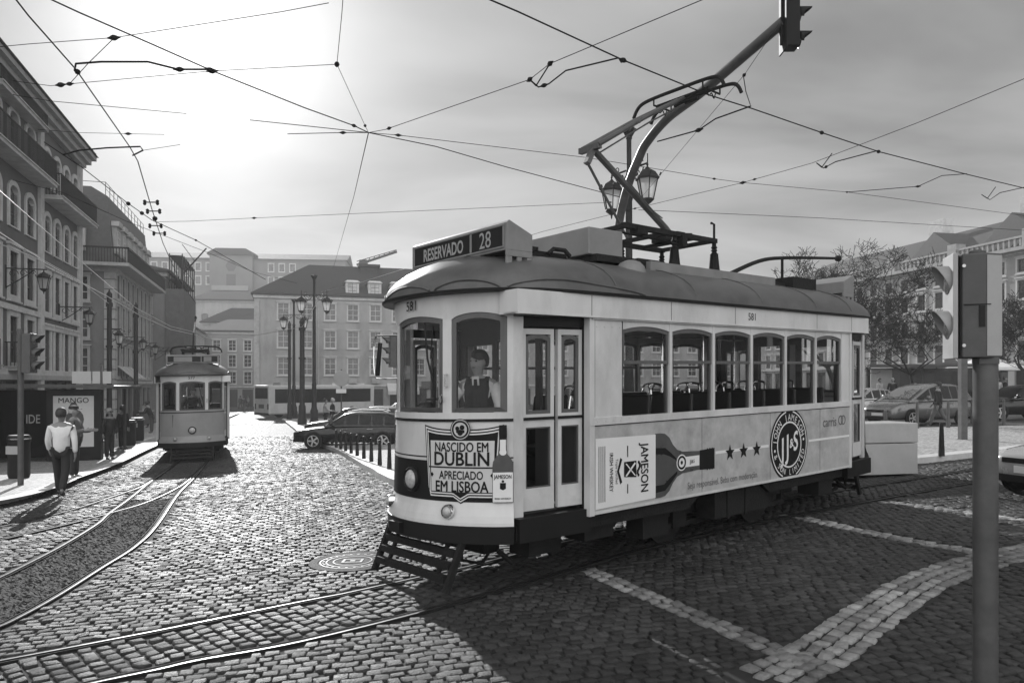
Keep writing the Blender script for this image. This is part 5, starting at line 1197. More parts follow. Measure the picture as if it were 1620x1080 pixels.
# overhead wires: each line is one thing; insulators and clamps are its parts
def wire(label, pts, r=.007, m='wire', beads=(), h=6.1, thick=None, cat='overhead wire', name='overhead_wire', sub=1):
    P = []
    for p in pts:
        if isinstance(p, Vector): P.append(p)
        else: P.append(air(p[0], p[1], p[2] if len(p) > 2 else h))
    off = lambda p: not isinstance(p, Vector) and (p[0] < 2 or p[0] > 1640 or p[1] < 0)
    if off(pts[0]): P.insert(0, P[0]+Vector(((P[0]-P[1]).x, (P[0]-P[1]).y, 0)).normalized()*9)
    if off(pts[-1]): P.append(P[-1]+Vector(((P[-1]-P[-2]).x, (P[-1]-P[-2]).y, 0)).normalized()*9)
    t = thing(name, label, cat, (0,0,0))
    Q = spline(P, 6) if sub > 1 else P
    MB().tube(Q, r, 6).build('cable', M[m], t)
    for b in beads:
        c = air(b[0], b[1], b[2] if len(b) > 2 else h); i = min(range(len(P)), key=lambda k: (P[k]-c).length)
        best = None
        for a, e in zip(P, P[1:]):
            d = e-a; u = max(0, min(1, (c-a).dot(d)/d.length_squared)); q = a+d*u
            if best is None or (q-c).length < best[0]: best = ((q-c).length, q, d.normalized())
        q, d = best[1], best[2]; mb = MB(); s = .05*(b[3] if len(b) > 3 else 1)
        mb.tube([q-d*s*1.6, q-d*s, q-d*s*.35, q, q+d*s*.35, q+d*s, q+d*s*1.6], [s*.15,s*.3,s*.6,s*.68,s*.6,s*.3,s*.15], 8); mb.build('insulator', M['insul'], t)
    return t
ND = (583, 210)
wire('long thick contact wire over the near tram, touched by its pantograph', [(740,-15),(820,19),(985,95),(1120,150),(1190,172),(1300,210),(1390,240),(1530,276),(1680,312)], .009, h=6.16, beads=[(985,96,6.16),(1300,210,6.16),(1390,240,6.16)])
wire('span wire from the top edge down to the wire knot left of the pantograph', [(1130,-8),(1068,18),(870,101),(838,126),(610,205),ND], .005, beads=[(870,101),(838,126),(615,203,6.1,.8)])
wire('wire from the knot running right across behind the pantograph to the far right', [ND,(630,214),(925,249),(1030,266),(1130,283),(1175,289),(1340,304),(1680,349)], .005, beads=[(630,214,6.1,.8),(1130,283,6.1,.7),(1340,304,6.1,.6)])
wire('thick wire from the knot sloping down to the lantern behind the near tram', [ND,(690,232),(800,264),(985,313)], .0075, h=6.1)
wire('thick wire from the top left edge down to the wire knot', [(60,-10),(125,20),(240,70),(335,112),(480,170),(560,199),ND], .008, beads=[(330,112),(560,199,6.1,.8)])
wire('wire dropping from the top edge through the ball to the wire knot', [(543,-10),(541,20),(533,102),(578,200),ND], .004, beads=[(533,102),(578,199,6.1,.7)])
wire('wire dropping from the knot to the roofs of the centre house', [ND,(560,310,8.2),(527,425,11.5)], .008)
wire('short stub wires leaving the knot to the left, upper one', [(395,190),(490,200),ND], .006)
wire('short stub wire leaving the knot to the left, lower one with a ball', [(455,212),(540,210),ND], .006, beads=[(543,211,6.1,.8)])
wire('left contact wire curving from the top left corner down to the far tram', [(10,-20),(45,25),(120,110),(205,232),(218,255),(240,330),(258,385),(285,445),(310,480)], .009, h=5.9, beads=[(124,114,5.9),(240,345,5.9,1.6)])
wire('nearly level span wire at the top left edge', [(-40,78),(45,70),(180,60),(445,19),(520,5)], .004, beads=[(180,60)])
wire('span wire with two balls crossing from the left houses to the upper ball', [(20,128),(80,136),(110,133),(330,113),(533,102)], .004, beads=[(97,135),(110,133,6.1,.8),(335,112)])
wire('twisted tie wire slanting between the two upper left span wires', [(110,133),(140,100),(180,61)], .005)
wire('bent pull off rod at the upper left holding the contact wire', [(118,112),(120,101),(160,98),(234,98),(282,110),(330,110)], .012, beads=[(284,110)])
wire('thin wire leaving the dark town house balcony to the right, upper', [(20,150),(80,160),(295,180)], .0045)
wire('thin wire leaving the dark town house eave to the right, lower', [(60,205),(125,210),(260,213)], .004, h=6.6, beads=[(203,212,6.6,.8)])
wire('curved pull off rod by the left contact wire bend', [(100,245),(125,238),(170,234),(222,232),(226,238),(210,246)], .012, h=5.9)
wire('tail wire right of the left contact wire bend', [(210,246),(226,238),(285,229)], .004, h=5.9)
wire('crossing wire slanting from the dark town house past the clamps down the street', [(70,225),(130,265),(200,320),(240,348),(310,380),(420,442)], .008, h=5.9, beads=[(202,322,5.9,1.3),(222,337,5.9,1.3),(308,380,5.9,.8)])
wire('sagging cable pair from the left houses toward the centre house', [(20,285),(100,305),(200,350),(330,400),(400,430),(470,448)], .006, h=6.6)
wire('level wire from the left clamps to the lantern behind the near tram', [(245,351),(300,350),(400,345),(700,332),(968,320)], .005, h=6.1, beads=[(402,345,6.1,.8),(965,320,6.1,.6)])
wire('wire rising from the near tram roof box to the upper right edge', [(820,378),(860,366),(1000,331),(1175,289),(1285,258),(1450,195),(1620,125),(1680,98)], .005, beads=[(1175,289),(1195,284,6.1,.7),(1005,330,6.1,.7)])
wire('level wire low on the right running to the right edge', [(1010,332),(1300,345),(1680,368)], .006)
wire('thin steep stay wire below the hanging traffic light', [(1232,38),(1178,118),(1010,318)], .004, h=6.5, beads=[(1176,119,6.5,.8)])
wire('pull off rod right of the pantograph', [(1040,224),(1105,206),(1132,188),(1188,168)], .011, beads=[(1105,206,6.1,1.1)])
wire('short twisted tie beside the pull off rod right of the pantograph', [(1176,120),(1180,145),(1187,166)], .006)
wire('zigzag pull off bracket left of the pantograph', [(870,101),(848,136),(838,126),(852,138),(868,133),(895,112),(978,92),(983,99)], .010, beads=[(860,135,6.1,.9)])
wire('zigzag pull off bracket on the right wire', [(1316,243),(1300,265),(1292,258),(1303,266),(1322,256),(1390,238)], .010, beads=[(1305,264,6.1,.9)])
wire('pull off rod at the right edge, upper', [(1340,304),(1452,295),(1490,278),(1530,275)], .008, beads=[(1452,295,6.1,.8)])
wire('zigzag pull off bracket at the right edge', [(1575,296),(1562,314),(1553,308),(1566,316),(1582,305),(1640,292)], .009)
wire('bright sunlit cable along the left houses, upper', [(-20,285),(54,350),(130,415),(215,487),(270,516),(335,532)], .010, 'sunlitwire', h=5.6)
wire('bright sunlit cable along the left houses, lower and sagging', [(-20,380),(20,393),(60,410),(110,437),(172,470),(220,498),(270,521),(330,534)], .012, 'sunlitwire', h=5.4)
wire('thin bright cable between the other two along the left houses', [(-20,355),(60,407),(120,440),(172,480)], .007, 'sunlitwire', h=5.5)
wire('bright sunlit wire from above the far tram to the lantern posts', [(310,533),(345,535),(400,531),(440,524),(478,517),(510,465)], .012, 'sunlitwire', h=5.6)
wire('wire from the lantern on the tallest post to the near tram roof', [(515,460),(560,450),(640,425)], .010, 'sunlitwire', h=9)
def frog(label, px, py):
    c = air(px, py, 5.9); t = thing('wire_clamp', label, 'wire clamp', c, 0, 'doubled clamps on the left contact wires')
    MB().tube([(-.15,0,0),(.15,0,0)], .012, 6).build('bar', M['insul'], t)
    for x in (-.13, .13): MB().lathe([(.015,-.06),(.035,-.03),(.025,.0),(.035,.03),(.012,.05)], (x,0,0), 8).build('insulator', M['insul'], t)
for px, py, l in ((239,320,'topmost doubled clamp on the left contact wire'),(243,334,'second doubled clamp from the top on the left contact wire'),(246,357,'second doubled clamp from the bottom on the left contact wire'),(252,369,'lowest doubled clamp on the left contact wire')): frog(l, px, py)

# ------------------------------------------------------------------ traffic lights and signs
def signal_head(par, m, z0, z1, w=.30, d=.22, n=3, visor='visor', vd=.22):
    """head facing local +x"""
    mb = MB(); c = .05; P = [(-d*.5,-w/2+c),(-d*.5+c,-w/2),(d*.5,-w/2),(d*.5,w/2),(-d*.5+c,w/2),(-d*.5,w/2-c)]
    mb.prism(P, lambda u, v, q: (u, v, q), z0, z1); h = mb.build('signal_head', M[m], par, bevel=.012)
    s = (z1-z0)/n
    for k in range(n):
        zc = z0+s*(k+.5); r = min(w, s)*.40; mb = MB()
        A = [(d*.5, r*math.cos(a), zc+r*math.sin(a)) for a in np.linspace(-.5, math.pi+.5, 15)]; B = [(d*.5+vd*(.35+.65*max(0, math.sin(a))), r*1.02*math.cos(a), zc+r*1.02*math.sin(a)) for a in np.linspace(-.5, math.pi+.5, 15)]
        mb.strip(A, B); mb.strip([(x, y*.95, zc+(z-zc)*.95) for x, y, z in A], [(x, y*.95, zc+(z-zc)*.95) for x, y, z in B]); mb.build(visor, M[m], h)
        mb = MB(); mb.lathe([(r*.93,d*.5+.004),(r*.6,d*.5+.02),(.001,d*.5+.028)], (0,0,zc), 18, axis='X'); mb.build('lens', M['taillens'], h, smooth=True)
    return h
def near_signal():
    p = spot(1559, 4.35); t = thing('traffic_light', 'tall grey traffic light seen from behind in the right foreground', 'traffic light', p, R(-16))
    MB().lathe([(.064,-.1),(.064,2.13)], n=28).build('pole', M['galv'], t, smooth=True)
    z0, z1 = 2.125, 2.715
    mb = MB(); P = [(-.185,.06),(-.165,-.05),(-.14,-.09),(-.02,-.10),(.065,-.05),(.075,.10),(-.17,.12)]
    mb.prism(P, lambda u, v, q: (u, v, q), z0, z1); h = mb.build('signal_head', M['greygreen'], t, bevel=.008)
    mb = MB(); mb.prism([(.068,-.049),(.078,.10),(-.02,-.099)], lambda u, v, q: (u*1.012, v*1.02-.001, q), z0+.012, z1-.012); mb.build('side_panel', M['palegrey'], h)
    MB().lathe([(.05,z1),(.05,z1+.02),(.03,z1+.03)], (-.05,0,0), 18).build('cap', M['greygreen'], h)
    MB().box(-.192, -.166, -.105, .118, z0-.004, z1+.004).build('front_rim', M['palegrey'], h, bevel=.004)
    mb = MB(); mb.box(-.135, .0, -.1045, -.088, z0+.30, z0+.303); mb.box(-.155, -.148, -.09, -.075, z0+.02, z1-.02); mb.build('door_seam', M['ink'], h)
    for zz in (z0+.07, z0+.52): MB().lathe([(.010,-.006),(.010,.004)], (-.135,-.097,zz), 8, axis='Y').build('bolt', M['steel'], h)
    mb = MB(); mb.box(-.187, -.02, -.12, .1, 2.198, 2.204) if False else mb.box(-.06, -.03, -.1035, -.0985, 2.30, 2.42); mb.build('maker_plate', M['black'], h)
    for zc in (2.575, 2.315):
        mb = MB(); n = 17; r = .088; cy = .01
        A = []; B = []
        for a in np.linspace(-.95, math.pi+.95, n):
            A.append((-.17, cy+r*math.cos(a), zc+r*math.sin(a))); l = .015+.085*max(0, (math.sin(a)+.82)/1.82); B.append((-.17-l, cy+r*1.0*math.cos(a), zc+r*1.0*math.sin(a)))
        mb.strip(A, B); mb.strip([(x, cy+(y-cy)*.95, zc+(z-zc)*.95) for x, y, z in A], [(x, cy+(y-cy)*.95, zc+(z-zc)*.95) for x, y, z in B]); mb.build('visor', M['palegrey'], h, smooth=True)
        MB().lathe([(.08,-.194),(.05,-.205),(.001,-.21)], (0, cy, zc), 18, axis='X').build('lens', M['taillens'], h, smooth=True)
    mb = MB(); mb.box(-.05, .05, -.07, .07, 2.09, 2.13); mb.build('bracket', M['greygreen'], t)
near_signal()
def hanging_signal():
    path = [(968,470,13.9),(978,365,13.7),(986,320,13.5),(997,284,13.2),(1010,252,13.0),(1023,226,12.8),(1055,188,12.3),(1107,148,11.7),(1175,90,10.9),(1240,34,10.3)]
    P = [at(*p) for p in path]; b = P[0].copy(); zb = float(ground(b.x, b.y))
    t = thing('hanging_traffic_light', 'dark traffic light hung on a long curved mast arm rising from behind the near tram', 'traffic light', (0,0,0))
    base = Vector((b.x-.1, b.y+.05, zb)); MB().tube(spline([base, Vector((b.x-.06, b.y, zb+2))]+P, 6), .075, 12).build('mast_arm', M['galv'], t, smooth=True)
    e = at(1252, 40, 10.3); g = put('signal_mount', None, t, (e.x, e.y, 0)); bpy.data.objects.remove(g)
    mb = MB(); z0 = e.z-.37
    def loc(m_): m_.v = [(e.x+x, e.y+y, z) for x, y, z in m_.v]; return m_
    mb.box(-.11, .08, -.11, .11, z0+.05, z0+1.0); mb.box(-.12, -.10, -.15, .15, z0, z0+1.1); mb.box(-.15, -.11, -.03, .03, z0+.1, z0+.9); h = loc(mb).build('signal_head', M['ink'], t, bevel=.01)
    for k in range(3):
        zc = z0+.17+.33*k; mb = MB(); A = []; B = []
        for a in np.linspace(-.5, math.pi+.5, 15): A.append((.10, .115*math.cos(a), zc+.115*math.sin(a))); B.append((.12+.16*max(.1, math.sin(a)), .115*math.cos(a), zc+.115*math.sin(a)))
        mb.strip(A, B); mb.strip([(x, y*.93, zc+(z-zc)*.93) for x, y, z in A], [(x, y*.93, zc+(z-zc)*.93) for x, y, z in B]); loc(mb).build('visor', M['ink'], h)
        mb = MB(); mb.lathe([(.105,.104),(.001,.12)], (0,0,zc), 14, axis='X'); loc(mb).build('lens', M['taillens'], h)
hanging_signal()
def post_signal(label, loc, rotz, z0, z1, m='greygreen', r=.06, n=3):
    t = thing('traffic_light', label, 'traffic light', loc, rotz); MB().lathe([(r,0),(r,z1+.1)], (-.16,0,0), 14).build('pole', M[m], t, smooth=True)
    MB().box(-.16, -.1, -.03, .03, z0+.2, z1-.2).build('bracket', M[m], t); signal_head(t, m, z0, z1, n=n); return t
post_signal('dark traffic light on the left pavement edge before the bus shelter', gnd(45, 769, .1), R(5), 2.45, 3.30)
post_signal('dark traffic light peeking out left behind the near tram front', spot(622, 22, .13), R(200), 2.75, 3.65)
def round_sign():
    p = spot(540, 36.5, .13); t = thing('round_sign', 'round road sign seen from its grey back among the parked cars', 'road sign', p, .1)
    MB().lathe([(.035,0),(.035,3.2)], n=10).build('pole', M['galv'], t); mb = MB(); mb.lathe([(.37,-.02),(.38,0),(.37,.02)], (0,-.06,2.75), 28, axis='Y'); mb.build('disc', M['palegrey'], t); MB().box(-.24, .24, -.09, -.06, 2.05, 2.25).build('plate', M['white'], t)
round_sign()
def parking_sign():
    p = spot(1505, 56); t = thing('parking_sign', 'dark parking sign board with white letter on posts behind the minivan', 'sign', p, -.2)
    for x in (-1.0, 1.0): MB().lathe([(.05,0),(.05,3.7)], (x,0,0), 10).build('post', M['galv'], t)
    b = MB().box(-1.1, 1.0, -.05, .05, 2.75, 3.6).build('board', M['sash'], t); mb = MB(); lettering(mb, 'P', .75, lambda u, v: (-.45+u, -.056, 3.17+v), bold=.03); ringfaces(mb, .14, .2, lambda u, v: (.45+u, -.056, 3.17+v), n=20); mb.build('lettering', M['white'], b)
parking_sign()

# ------------------------------------------------------------------ street furniture
def bollard(label, loc, h=.68, r=.06, group='cone shaped bollards along the island kerb', m='iron'):
    t = tag(MB().lathe([(r,0),(r*.98,.05),(r*.62,h*.93),(r*.7,h*.95),(r*.6,h*.985),(r*.25,h)], n=14).build('bollard', M[m], None, smooth=True, loc=loc), label, 'bollard', group); return t
A0, A1 = gnd(525.5, 704.5, .13), gnd(616, 742, .13)
ords = ['first cone bollard of the kerb row, farthest, by the black estate car nose','second cone bollard of the kerb row counted from the far end','third cone bollard of the kerb row counted from the far end','fourth cone bollard of the kerb row counted from the far end','fifth cone bollard of the kerb row, in front of the estate car door','sixth cone bollard of the kerb row counted from the far end','seventh cone bollard of the kerb row, in front of the rear wheel','third last cone bollard of the kerb row toward the near tram','second last cone bollard of the kerb row toward the near tram','last cone bollard of the kerb row, nearest to the near tram']
for i, l in enumerate(ords): bollard(l, A0.lerp(A1, i/9))
bollard('lone cone bollard on the pavement right of the stone bench wall', gnd(1489.5, 721, .13), .78, .07)
for px, y, l in ((1401,21,'short bollard rising behind the stone bench wall'),(1451,27,'grey bollard in front of the minivan front door'),(1500,27,'grey bollard right of the walking man'),(1588,27.5,'grey bollard right of the foreground traffic light pole'),(1538,29,'grey bollard behind the foreground traffic light pole')): bollard(l, spot(px, y, .13), .95, .07, m='galv')
bollard('low dark bollard stump at the bottom edge in the right foreground', spot(1210, 3.42), .62, .05, group='foreground bollard')
def flat_post():
    p = spot(1523, 22, .1); t = thing('flat_post', 'slim pale square post behind the foreground traffic light', 'post', p); MB().box(-.09, .09, -.09, .09, 0, 2.55).build('shaft', M['galv'], t); MB().box(-.11, .11, -.11, .11, 0, .04).build('foot', M['galv'], t)
flat_post()
def bench_wall():
    a, b = gnd(1452, 741, .13), gnd(1330, 748, .13); d = (b-a); d.z = 0; L_ = 6.0
    t = thing('stone_bench_wall', 'low pale stone wall in two courses right behind the near tram tail', 'wall', a, math.atan2(d.y, d.x))
    MB().box(0, L_, -.8, 0, -.1, .52).build('lower_course', M['marble'], t, bevel=.01)
    for k in range(3): MB().box(2.0*k+.004, 2.0*k+1.996, -.82, .012, .535, .93).build('upper_block', M['marble'], t, bevel=.015)
bench_wall()
def shelter():
    p = gnd(160, 727, .13); t = thing('bus_shelter', 'dark glass bus shelter with a fashion poster case at its end', 'bus shelter', p, CANG)
    mb = MB(); mb.box(-1.66, 0, -.02, .34, .0, 2.42); c = mb.build('poster_case', M['black'], t, bevel=.02)
    mb = MB(); mb.box(-1.46, -.22, -.026, -.018, .46, 2.20); po = mb.build('poster', M['poster'], c)
    mb = MB(); lettering(mb, 'MANGO', .245, lambda u, v: (-.84+u, -.030, 2.05+v), bold=.012, squeeze=1.02); mb.build('lettering', M['ink'], po)
    mb = MB()
    def blob(cx, cz, rx, rz, o=-.030): mb.add([(cx+rx*math.cos(a), o, cz+rz*math.sin(a)) for a in np.linspace(0, 2*math.pi, 15)[:-1]], [tuple(range(14))])
    blob(-.84, 1.85, .12, .14); blob(-.80, 1.40, .28, .35, -.0285); blob(-.74, .85, .2, .4, -.029); mb.build('poster_figure', M['midcloth'], po)
    mb = MB(); mb.hexa([(-3.3,-.5,2.52),(.45,-.5,2.46),(.45,4.2,2.46),(-3.3,4.2,2.52),(-3.3,-.5,2.60),(.45,-.5,2.53),(.45,4.2,2.53),(-3.3,4.2,2.60)]); mb.build('roof', M['galv'], t)
    mb = MB(); mb.box(-3.35, .5, -.56, -.50, 2.47, 2.58); mb.box(.45, .52, -.5, 4.2, 2.44, 2.54); mb.build('roof_edge', M['galv'], t)
    MB().box(-3.2, -1.75, .3, .34, .1, 2.4).build('dark_panel', M['dglass'], t); mb = MB(); mb.box(-3.2, -1.75, .36, .40, .1, 2.4); dp = mb.build('back_panel', M['black'], t)
    mb = MB(); lettering(mb, 'IDE', .42, lambda u, v: (-2.15+u, .29, 1.42+v), bold=.01, squeeze=.7); mb.build('panel_lettering', M['palegrey'], t)
    for x, y in ((-3.25,.3),(-3.25,4.0),(-.05,4.0)): MB().lathe([(.05,0),(.05,2.5)], (x,y,0), 10).build('post', M['galv'], t)
    MB().box(-2.9, -.4, 2.6, 3.0, .42, .48).build('bench', M['wood'], t)
    for k, (a, b) in enumerate(((-1.15,-.55),(-.5,.1))): mb = MB(); mb.box(a, b, 1.0, 1.06, 2.62, 3.05); mb.build('notice', M['poster'], t)
    MB().box(.1, .16, -.6, -.5, 2.5, 3.3).build('mast', M['galv'], t)
shelter()
def bin_(label, loc, h=1.05, r=.24):
    t = thing('litter_bin', label, 'litter bin', loc); MB().lathe([(r*.9,.0),(r,.08),(r,h-.18),(r*1.06,h-.16),(r*1.06,h-.06),(r*.9,h)], n=20).build('drum', M['black'], t, smooth=True); MB().lathe([(r*1.08,h-.1),(r*1.08,h-.07)], n=20).build('rim', M['chrome'], t); MB().box(-.16, .16, -r-.01, -r+.02, h-.45, h-.25).build('plate', M['palegrey'], t)
bin_('round dark litter bin at the left edge beside the traffic light', gnd(30, 756, .13))
bin_('round dark litter bin on the left pavement behind the man in sunglasses', spot(203, 33, .13), 1.1, .3); bin_('dark litter bin on the left pavement nearest to the far tram', spot(217, 36, .13), 1.1, .3)
def kiosk():
    p = spot(228, 46, .13); t = thing('cafe_barrow', 'small dark chestnut barrow with bright wheels left of the far tram', 'barrow', p, LANG)
    MB().box(-.7, .7, -.4, .4, .45, 1.15).build('box', M['sash'], t, bevel=.02); MB().box(-.75, .75, -.45, .45, 1.15, 1.2).build('top', M['steel'], t)
    for y in (-.42, .42): MB().lathe([(.30,-.03),(.32,-.02),(.32,.02),(.30,.03)], (-.2,y,.32), 20, axis='Y').build('wheel', M['chrome'], t)
    MB().lathe([(.12,1.2),(.14,1.5),(.05,1.55)], (.2,0,0), 12).build('pot', M['steel'], t)
kiosk()
def shelter_right(label, px, y, L_):
    p = spot(px, y, .1); t = thing('bus_stop_canopy', label, 'bus stop', p, -.25); MB().box(0, L_, -.8, .8, 2.45, 2.62).build('roof', M['sash'], t)
    mb = MB(); mb.box(.1, L_-.1, .6, .64, .3, 2.4); mb.build('glass_wall', M['dglass'], t)
    for x in (.1, L_/2, L_-.1): MB().box(x-.05, x+.05, .55, .65, 0, 2.45).build('post', M['sash'], t)
    MB().box(.2, 1.4, -.02, .12, .4, 2.3).build('poster_case', M['palegrey'], t)
shelter_right('long dark bus stop canopy behind the minivan', 1372, 47, 6.5)
def parasol():
    p = spot(1560, 52); t = thing('cafe_parasol', 'wide white cafe parasol behind the traffic light', 'parasol', p); MB().lathe([(.04,0),(.04,2.9)], n=8).build('pole', M['galv'], t)
    MB().loft([[(2.6*math.cos(a),2.6*math.sin(a),2.2) for a in np.linspace(0,2*math.pi,9)[:-1]], [(2.6*math.cos(a),2.6*math.sin(a),2.4) for a in np.linspace(0,2*math.pi,9)[:-1]], [(.1*math.cos(a),.1*math.sin(a),3.2) for a in np.linspace(0,2*math.pi,9)[:-1]]]).build('canopy', M['white'], t)
parasol()
# mirror on the far side of the near tram
mb = MB(); mb.tube(spline([(-.86,.98,2.62),(-.95,1.30,2.64),(-1.0,1.42,2.60),(-1.0,1.43,2.2),(-.95,1.36,2.13),(-.86,.98,2.13)], 4), .012, 6); mr_ = mb.build('wing_mirror', M['chrome'], near_tram, shear=sh(TD))
mb = MB(); mb.hexa([(-1.03,1.33,2.16),(-.97,1.36,2.16),(-.97,1.40,2.16),(-1.03,1.37,2.16),(-1.05,1.22,2.55),(-.97,1.30,2.55),(-.97,1.34,2.55),(-1.05,1.26,2.55)]); mb.build('mirror', M['black'], mr_, shear=sh(TD))
# ------------------------------------------------------------------ cars, bus
def make_car(name, label, loc, head, L_=4.4, Wd=1.78, H=1.46, paint='carblack', kind='hatch', cat='car', group=None, rails_=False):
    """car facing local +x; head is the heading in degrees"""
    t = thing(name, label, cat, loc, R(head), group); w = Wd/2; f = L_/2
    belt = .92 if kind != 'mpv' else 1.02; hood = .80 if kind != 'mpv' else .96
    def ring(x, zb, zh, ww): return [(x, s*ww*a, zb+(zh-zb)*c) for s, seq in ((1, ((.80,0),(.97,.18),(1.0,.5),(.985,.78),(.90,.96),(.6,1.0))), (-1, ((.6,1.0),(.90,.96),(.985,.78),(1.0,.5),(.97,.18),(.80,0)))) for a, c in seq]
    st = [(f, .38, .60, w*.62), (f-.03, .24, .68, w*.80), (f-.28, .20, hood-.03, w*.94), (f*.42, .20, hood+.08, w), (f*.2, .2, belt, w), (-f*.3, .2, belt+.03, w), (-f*.78, .2, belt+.05, w*.98), (-f+.14, .24, belt+.02, w*.92), (-f, .36, belt-.18, w*.80)]
    mb = MB(); mb.loft([ring(*s) for s in st]); body = mb.build('body', M[paint], t, smooth=True, angle=60, sub=1)
    if kind == 'sedan': gs = [(f*.36,belt-.02,belt,.86),(f*.02,belt,H-.05,.66),(-f*.15,belt,H,.65),(-f*.42,belt,H-.05,.64),(-f*.72,belt,belt+.02,.82)]
    elif kind == 'mpv': gs = [(f*.66,belt-.06,belt-.04,.88),(f*.12,belt,H-.12,.72),(-f*.12,belt,H,.70),(-f*.6,belt,H-.03,.69),(-f*.86,belt,H-.14,.66),(-f*.97,belt,belt+.02,.84)]
    else: gs = [(f*.44,belt-.03,belt,.86),(f*.08,belt,H-.07,.68),(-f*.12,belt,H,.66),(-f*.62,belt,H-.05,.65),(-f*.84,belt,H-.16,.63),(-f*.98,belt,belt+.02,.84)]
    rg = []
    for x, z0, z1, k in gs: rg.append([(x, w*.93, z0-.03), (x, w*(.93+(k-.93)*.5), (z0+z1)/2), (x, w*k, z1-.04), (x, w*k*.6, z1), (x, -w*k*.6, z1), (x, -w*k, z1-.04), (x, -w*(.93+(k-.93)*.5), (z0+z1)/2), (x, -w*.93, z0-.03)])
    mb = MB(); mb.loft(rg); cab = mb.build('cabin', M[paint], t, smooth=True, angle=50)
    def gx(x, u):   # side of the cabin at x, u from belt (0) to roof (1)
        for (xa, za, ha, ka), (xb, zb, hb, kb) in zip(gs, gs[1:]):
            if xb <= x <= xa:
                r = (xa-x)/(xa-xb); z1 = ha+(hb-ha)*r-.04; k = ka+(kb-ka)*r; return z1, k
        return belt, .9
    xs = [gs[0][0]-.35, gs[1][0]-.02, gs[2][0]-.1, (gs[2][0]+gs[3][0])/2-.06, gs[3][0]+.02]
    if kind != 'sedan': xs.append(gs[4][0]+.06)
    for s in (-1, 1):
        for a, b in zip(xs, xs[1:]):
            a2, b2 = a-.03, b+.03; za, ka = gx(a2, 1); zb, kb = gx(b2, 1); mb = MB()
            pts = []
            for x, zt, k in ((a2, za, ka), (b2, zb, kb)):
                z0 = belt+.04; zt = max(z0+.02, zt-.05); fr = max(0, (zt-z0)/max(.05, (zt+.09-z0))); pts.append(((x, s*(w*(.93+(k-.93)*.08)+.012), z0), (x, s*(w*(.93+(k-.93)*(fr))+.012), zt)))
            mb.add([pts[0][0], pts[1][0], pts[1][1], pts[0][1]], [(0,1,2,3)]); mb.build('side_glass', M['dglass'], cab)
    for (xa, za, ha, ka), (xb, zb, hb, kb), nm in ((gs[0], gs[1], 'windscreen'), (gs[-1], gs[-2], 'rear_glass')):
        sgn = 1 if nm == 'windscreen' else -1; mb = MB()
        lo = (xa+(xb-xa)*.12, ha+(hb-ha)*.12); hi = (xa+(xb-xa)*.88, ha+(hb-ha)*.88)
        mb.add([(lo[0]+.015*sgn, -w*.76, lo[1]+.02), (lo[0]+.015*sgn, w*.76, lo[1]+.02), (hi[0]+.015*sgn, w*.60, hi[1]+.02), (hi[0]+.015*sgn, -w*.60, hi[1]+.02)], [(0,1,2,3)]); mb.build(nm, M['dglass'], cab)
    for x in (f*.62, -f*.60):
        for s in (-1, 1):
            mb = MB(); mb.lathe([(.36,-.02),(.36,.012)], (x, s*(w-.012), .33), 24, axis='Y'); mb.build('wheel_arch', M['black'], body)
            mb = MB(); mb.lathe([(.2,-.08),(.29,-.10),(.315,-.06),(.32,.0),(.315,.04),(.24,.05)], (0,0,0), 26, axis='Y'); wv = mb.v; mb.v = [(x+a, s*(w-.03)-s*b*(1), .32+c) for a, b, c in wv]; wh = mb.build('wheel', M['rubber'], t, smooth=True)
            mb = MB(); y = s*(w+.026)
            ringfaces(mb, .20, .225, lambda u, v: (x+u, y, .32+v), n=24)
            for k in range(5): a = 2*math.pi*k/5; mb.add([(x+.04*math.cos(a+.8), y, .32+.04*math.sin(a+.8)), (x+.21*math.cos(a+.16), y, .32+.21*math.sin(a+.16)), (x+.21*math.cos(a-.16), y, .32+.21*math.sin(a-.16)), (x+.04*math.cos(a-.8), y, .32+.04*math.sin(a-.8))], [(0,1,2,3)])
            mb.add([(x+.055*u, y+s*.004, .32+.055*v) for u, v in disc(1, 12)], [tuple(range(12))]); mb.build('rim', M['alloy'], wh)
    for s in (-1, 1):
        mb = MB(); mb.loft([[(f-.05, s*(w*.52), .56), (f-.05, s*w*.75, .57), (f-.05, s*w*.75, .66), (f-.05, s*w*.52, .65)], [(f-.36, s*w*.60, .63), (f-.36, s*w*.965, .62), (f-.40, s*w*.95, .76), (f-.34, s*w*.62, .78)]]); mb.v = [(a+.03, b*1.01, c+.015) for a, b, c in mb.v]; mb.build('headlight', M['lens'], t, smooth=True, sub=1)
        mb = MB(); mb.box(-f+.0, -f+.16, min(s*w*.62,s*w*.93), max(s*w*.62,s*w*.93), belt-.25, belt-.02); mb.build('tail_light', M['taillens'], t, bevel=.02)
        mb = MB(); mb.lathe([(.02,-.06),(.09,-.04),(.10,.03),(.05,.07)], (f*.30, s*(w+.12), belt+.09), 12, axis='X'); mb.tube([(f*.30, s*w*.9, belt+.03), (f*.30, s*(w+.12), belt+.06)], .025, 6); mb.build('wing_mirror', M[paint], t, smooth=True)
        mb = MB(); mb.box(f*.02, f*.12, s*w-.006 if s > 0 else -w-.014, s*w+.014 if s > 0 else -w+.006, belt-.16, belt-.13); mb.box(-f*.42, -f*.32, s*w-.006 if s > 0 else -w-.014, s*w+.014 if s > 0 else -w+.006, belt-.15, belt-.12); mb.build('door_handle', M['chrome'], t)
    mb = MB(); mb.box(f-.02, f+.012, -.26, .26, .40, .51); mb.build('number_plate', M['plate'], t)
    mb = MB(); mb.box(f-.05, f+.005, -w*.55, w*.55, .55, .63); mb.box(f-.10, f-.005, -w*.66, w*.66, .25, .36); mb.build('grille', M['black'], t)
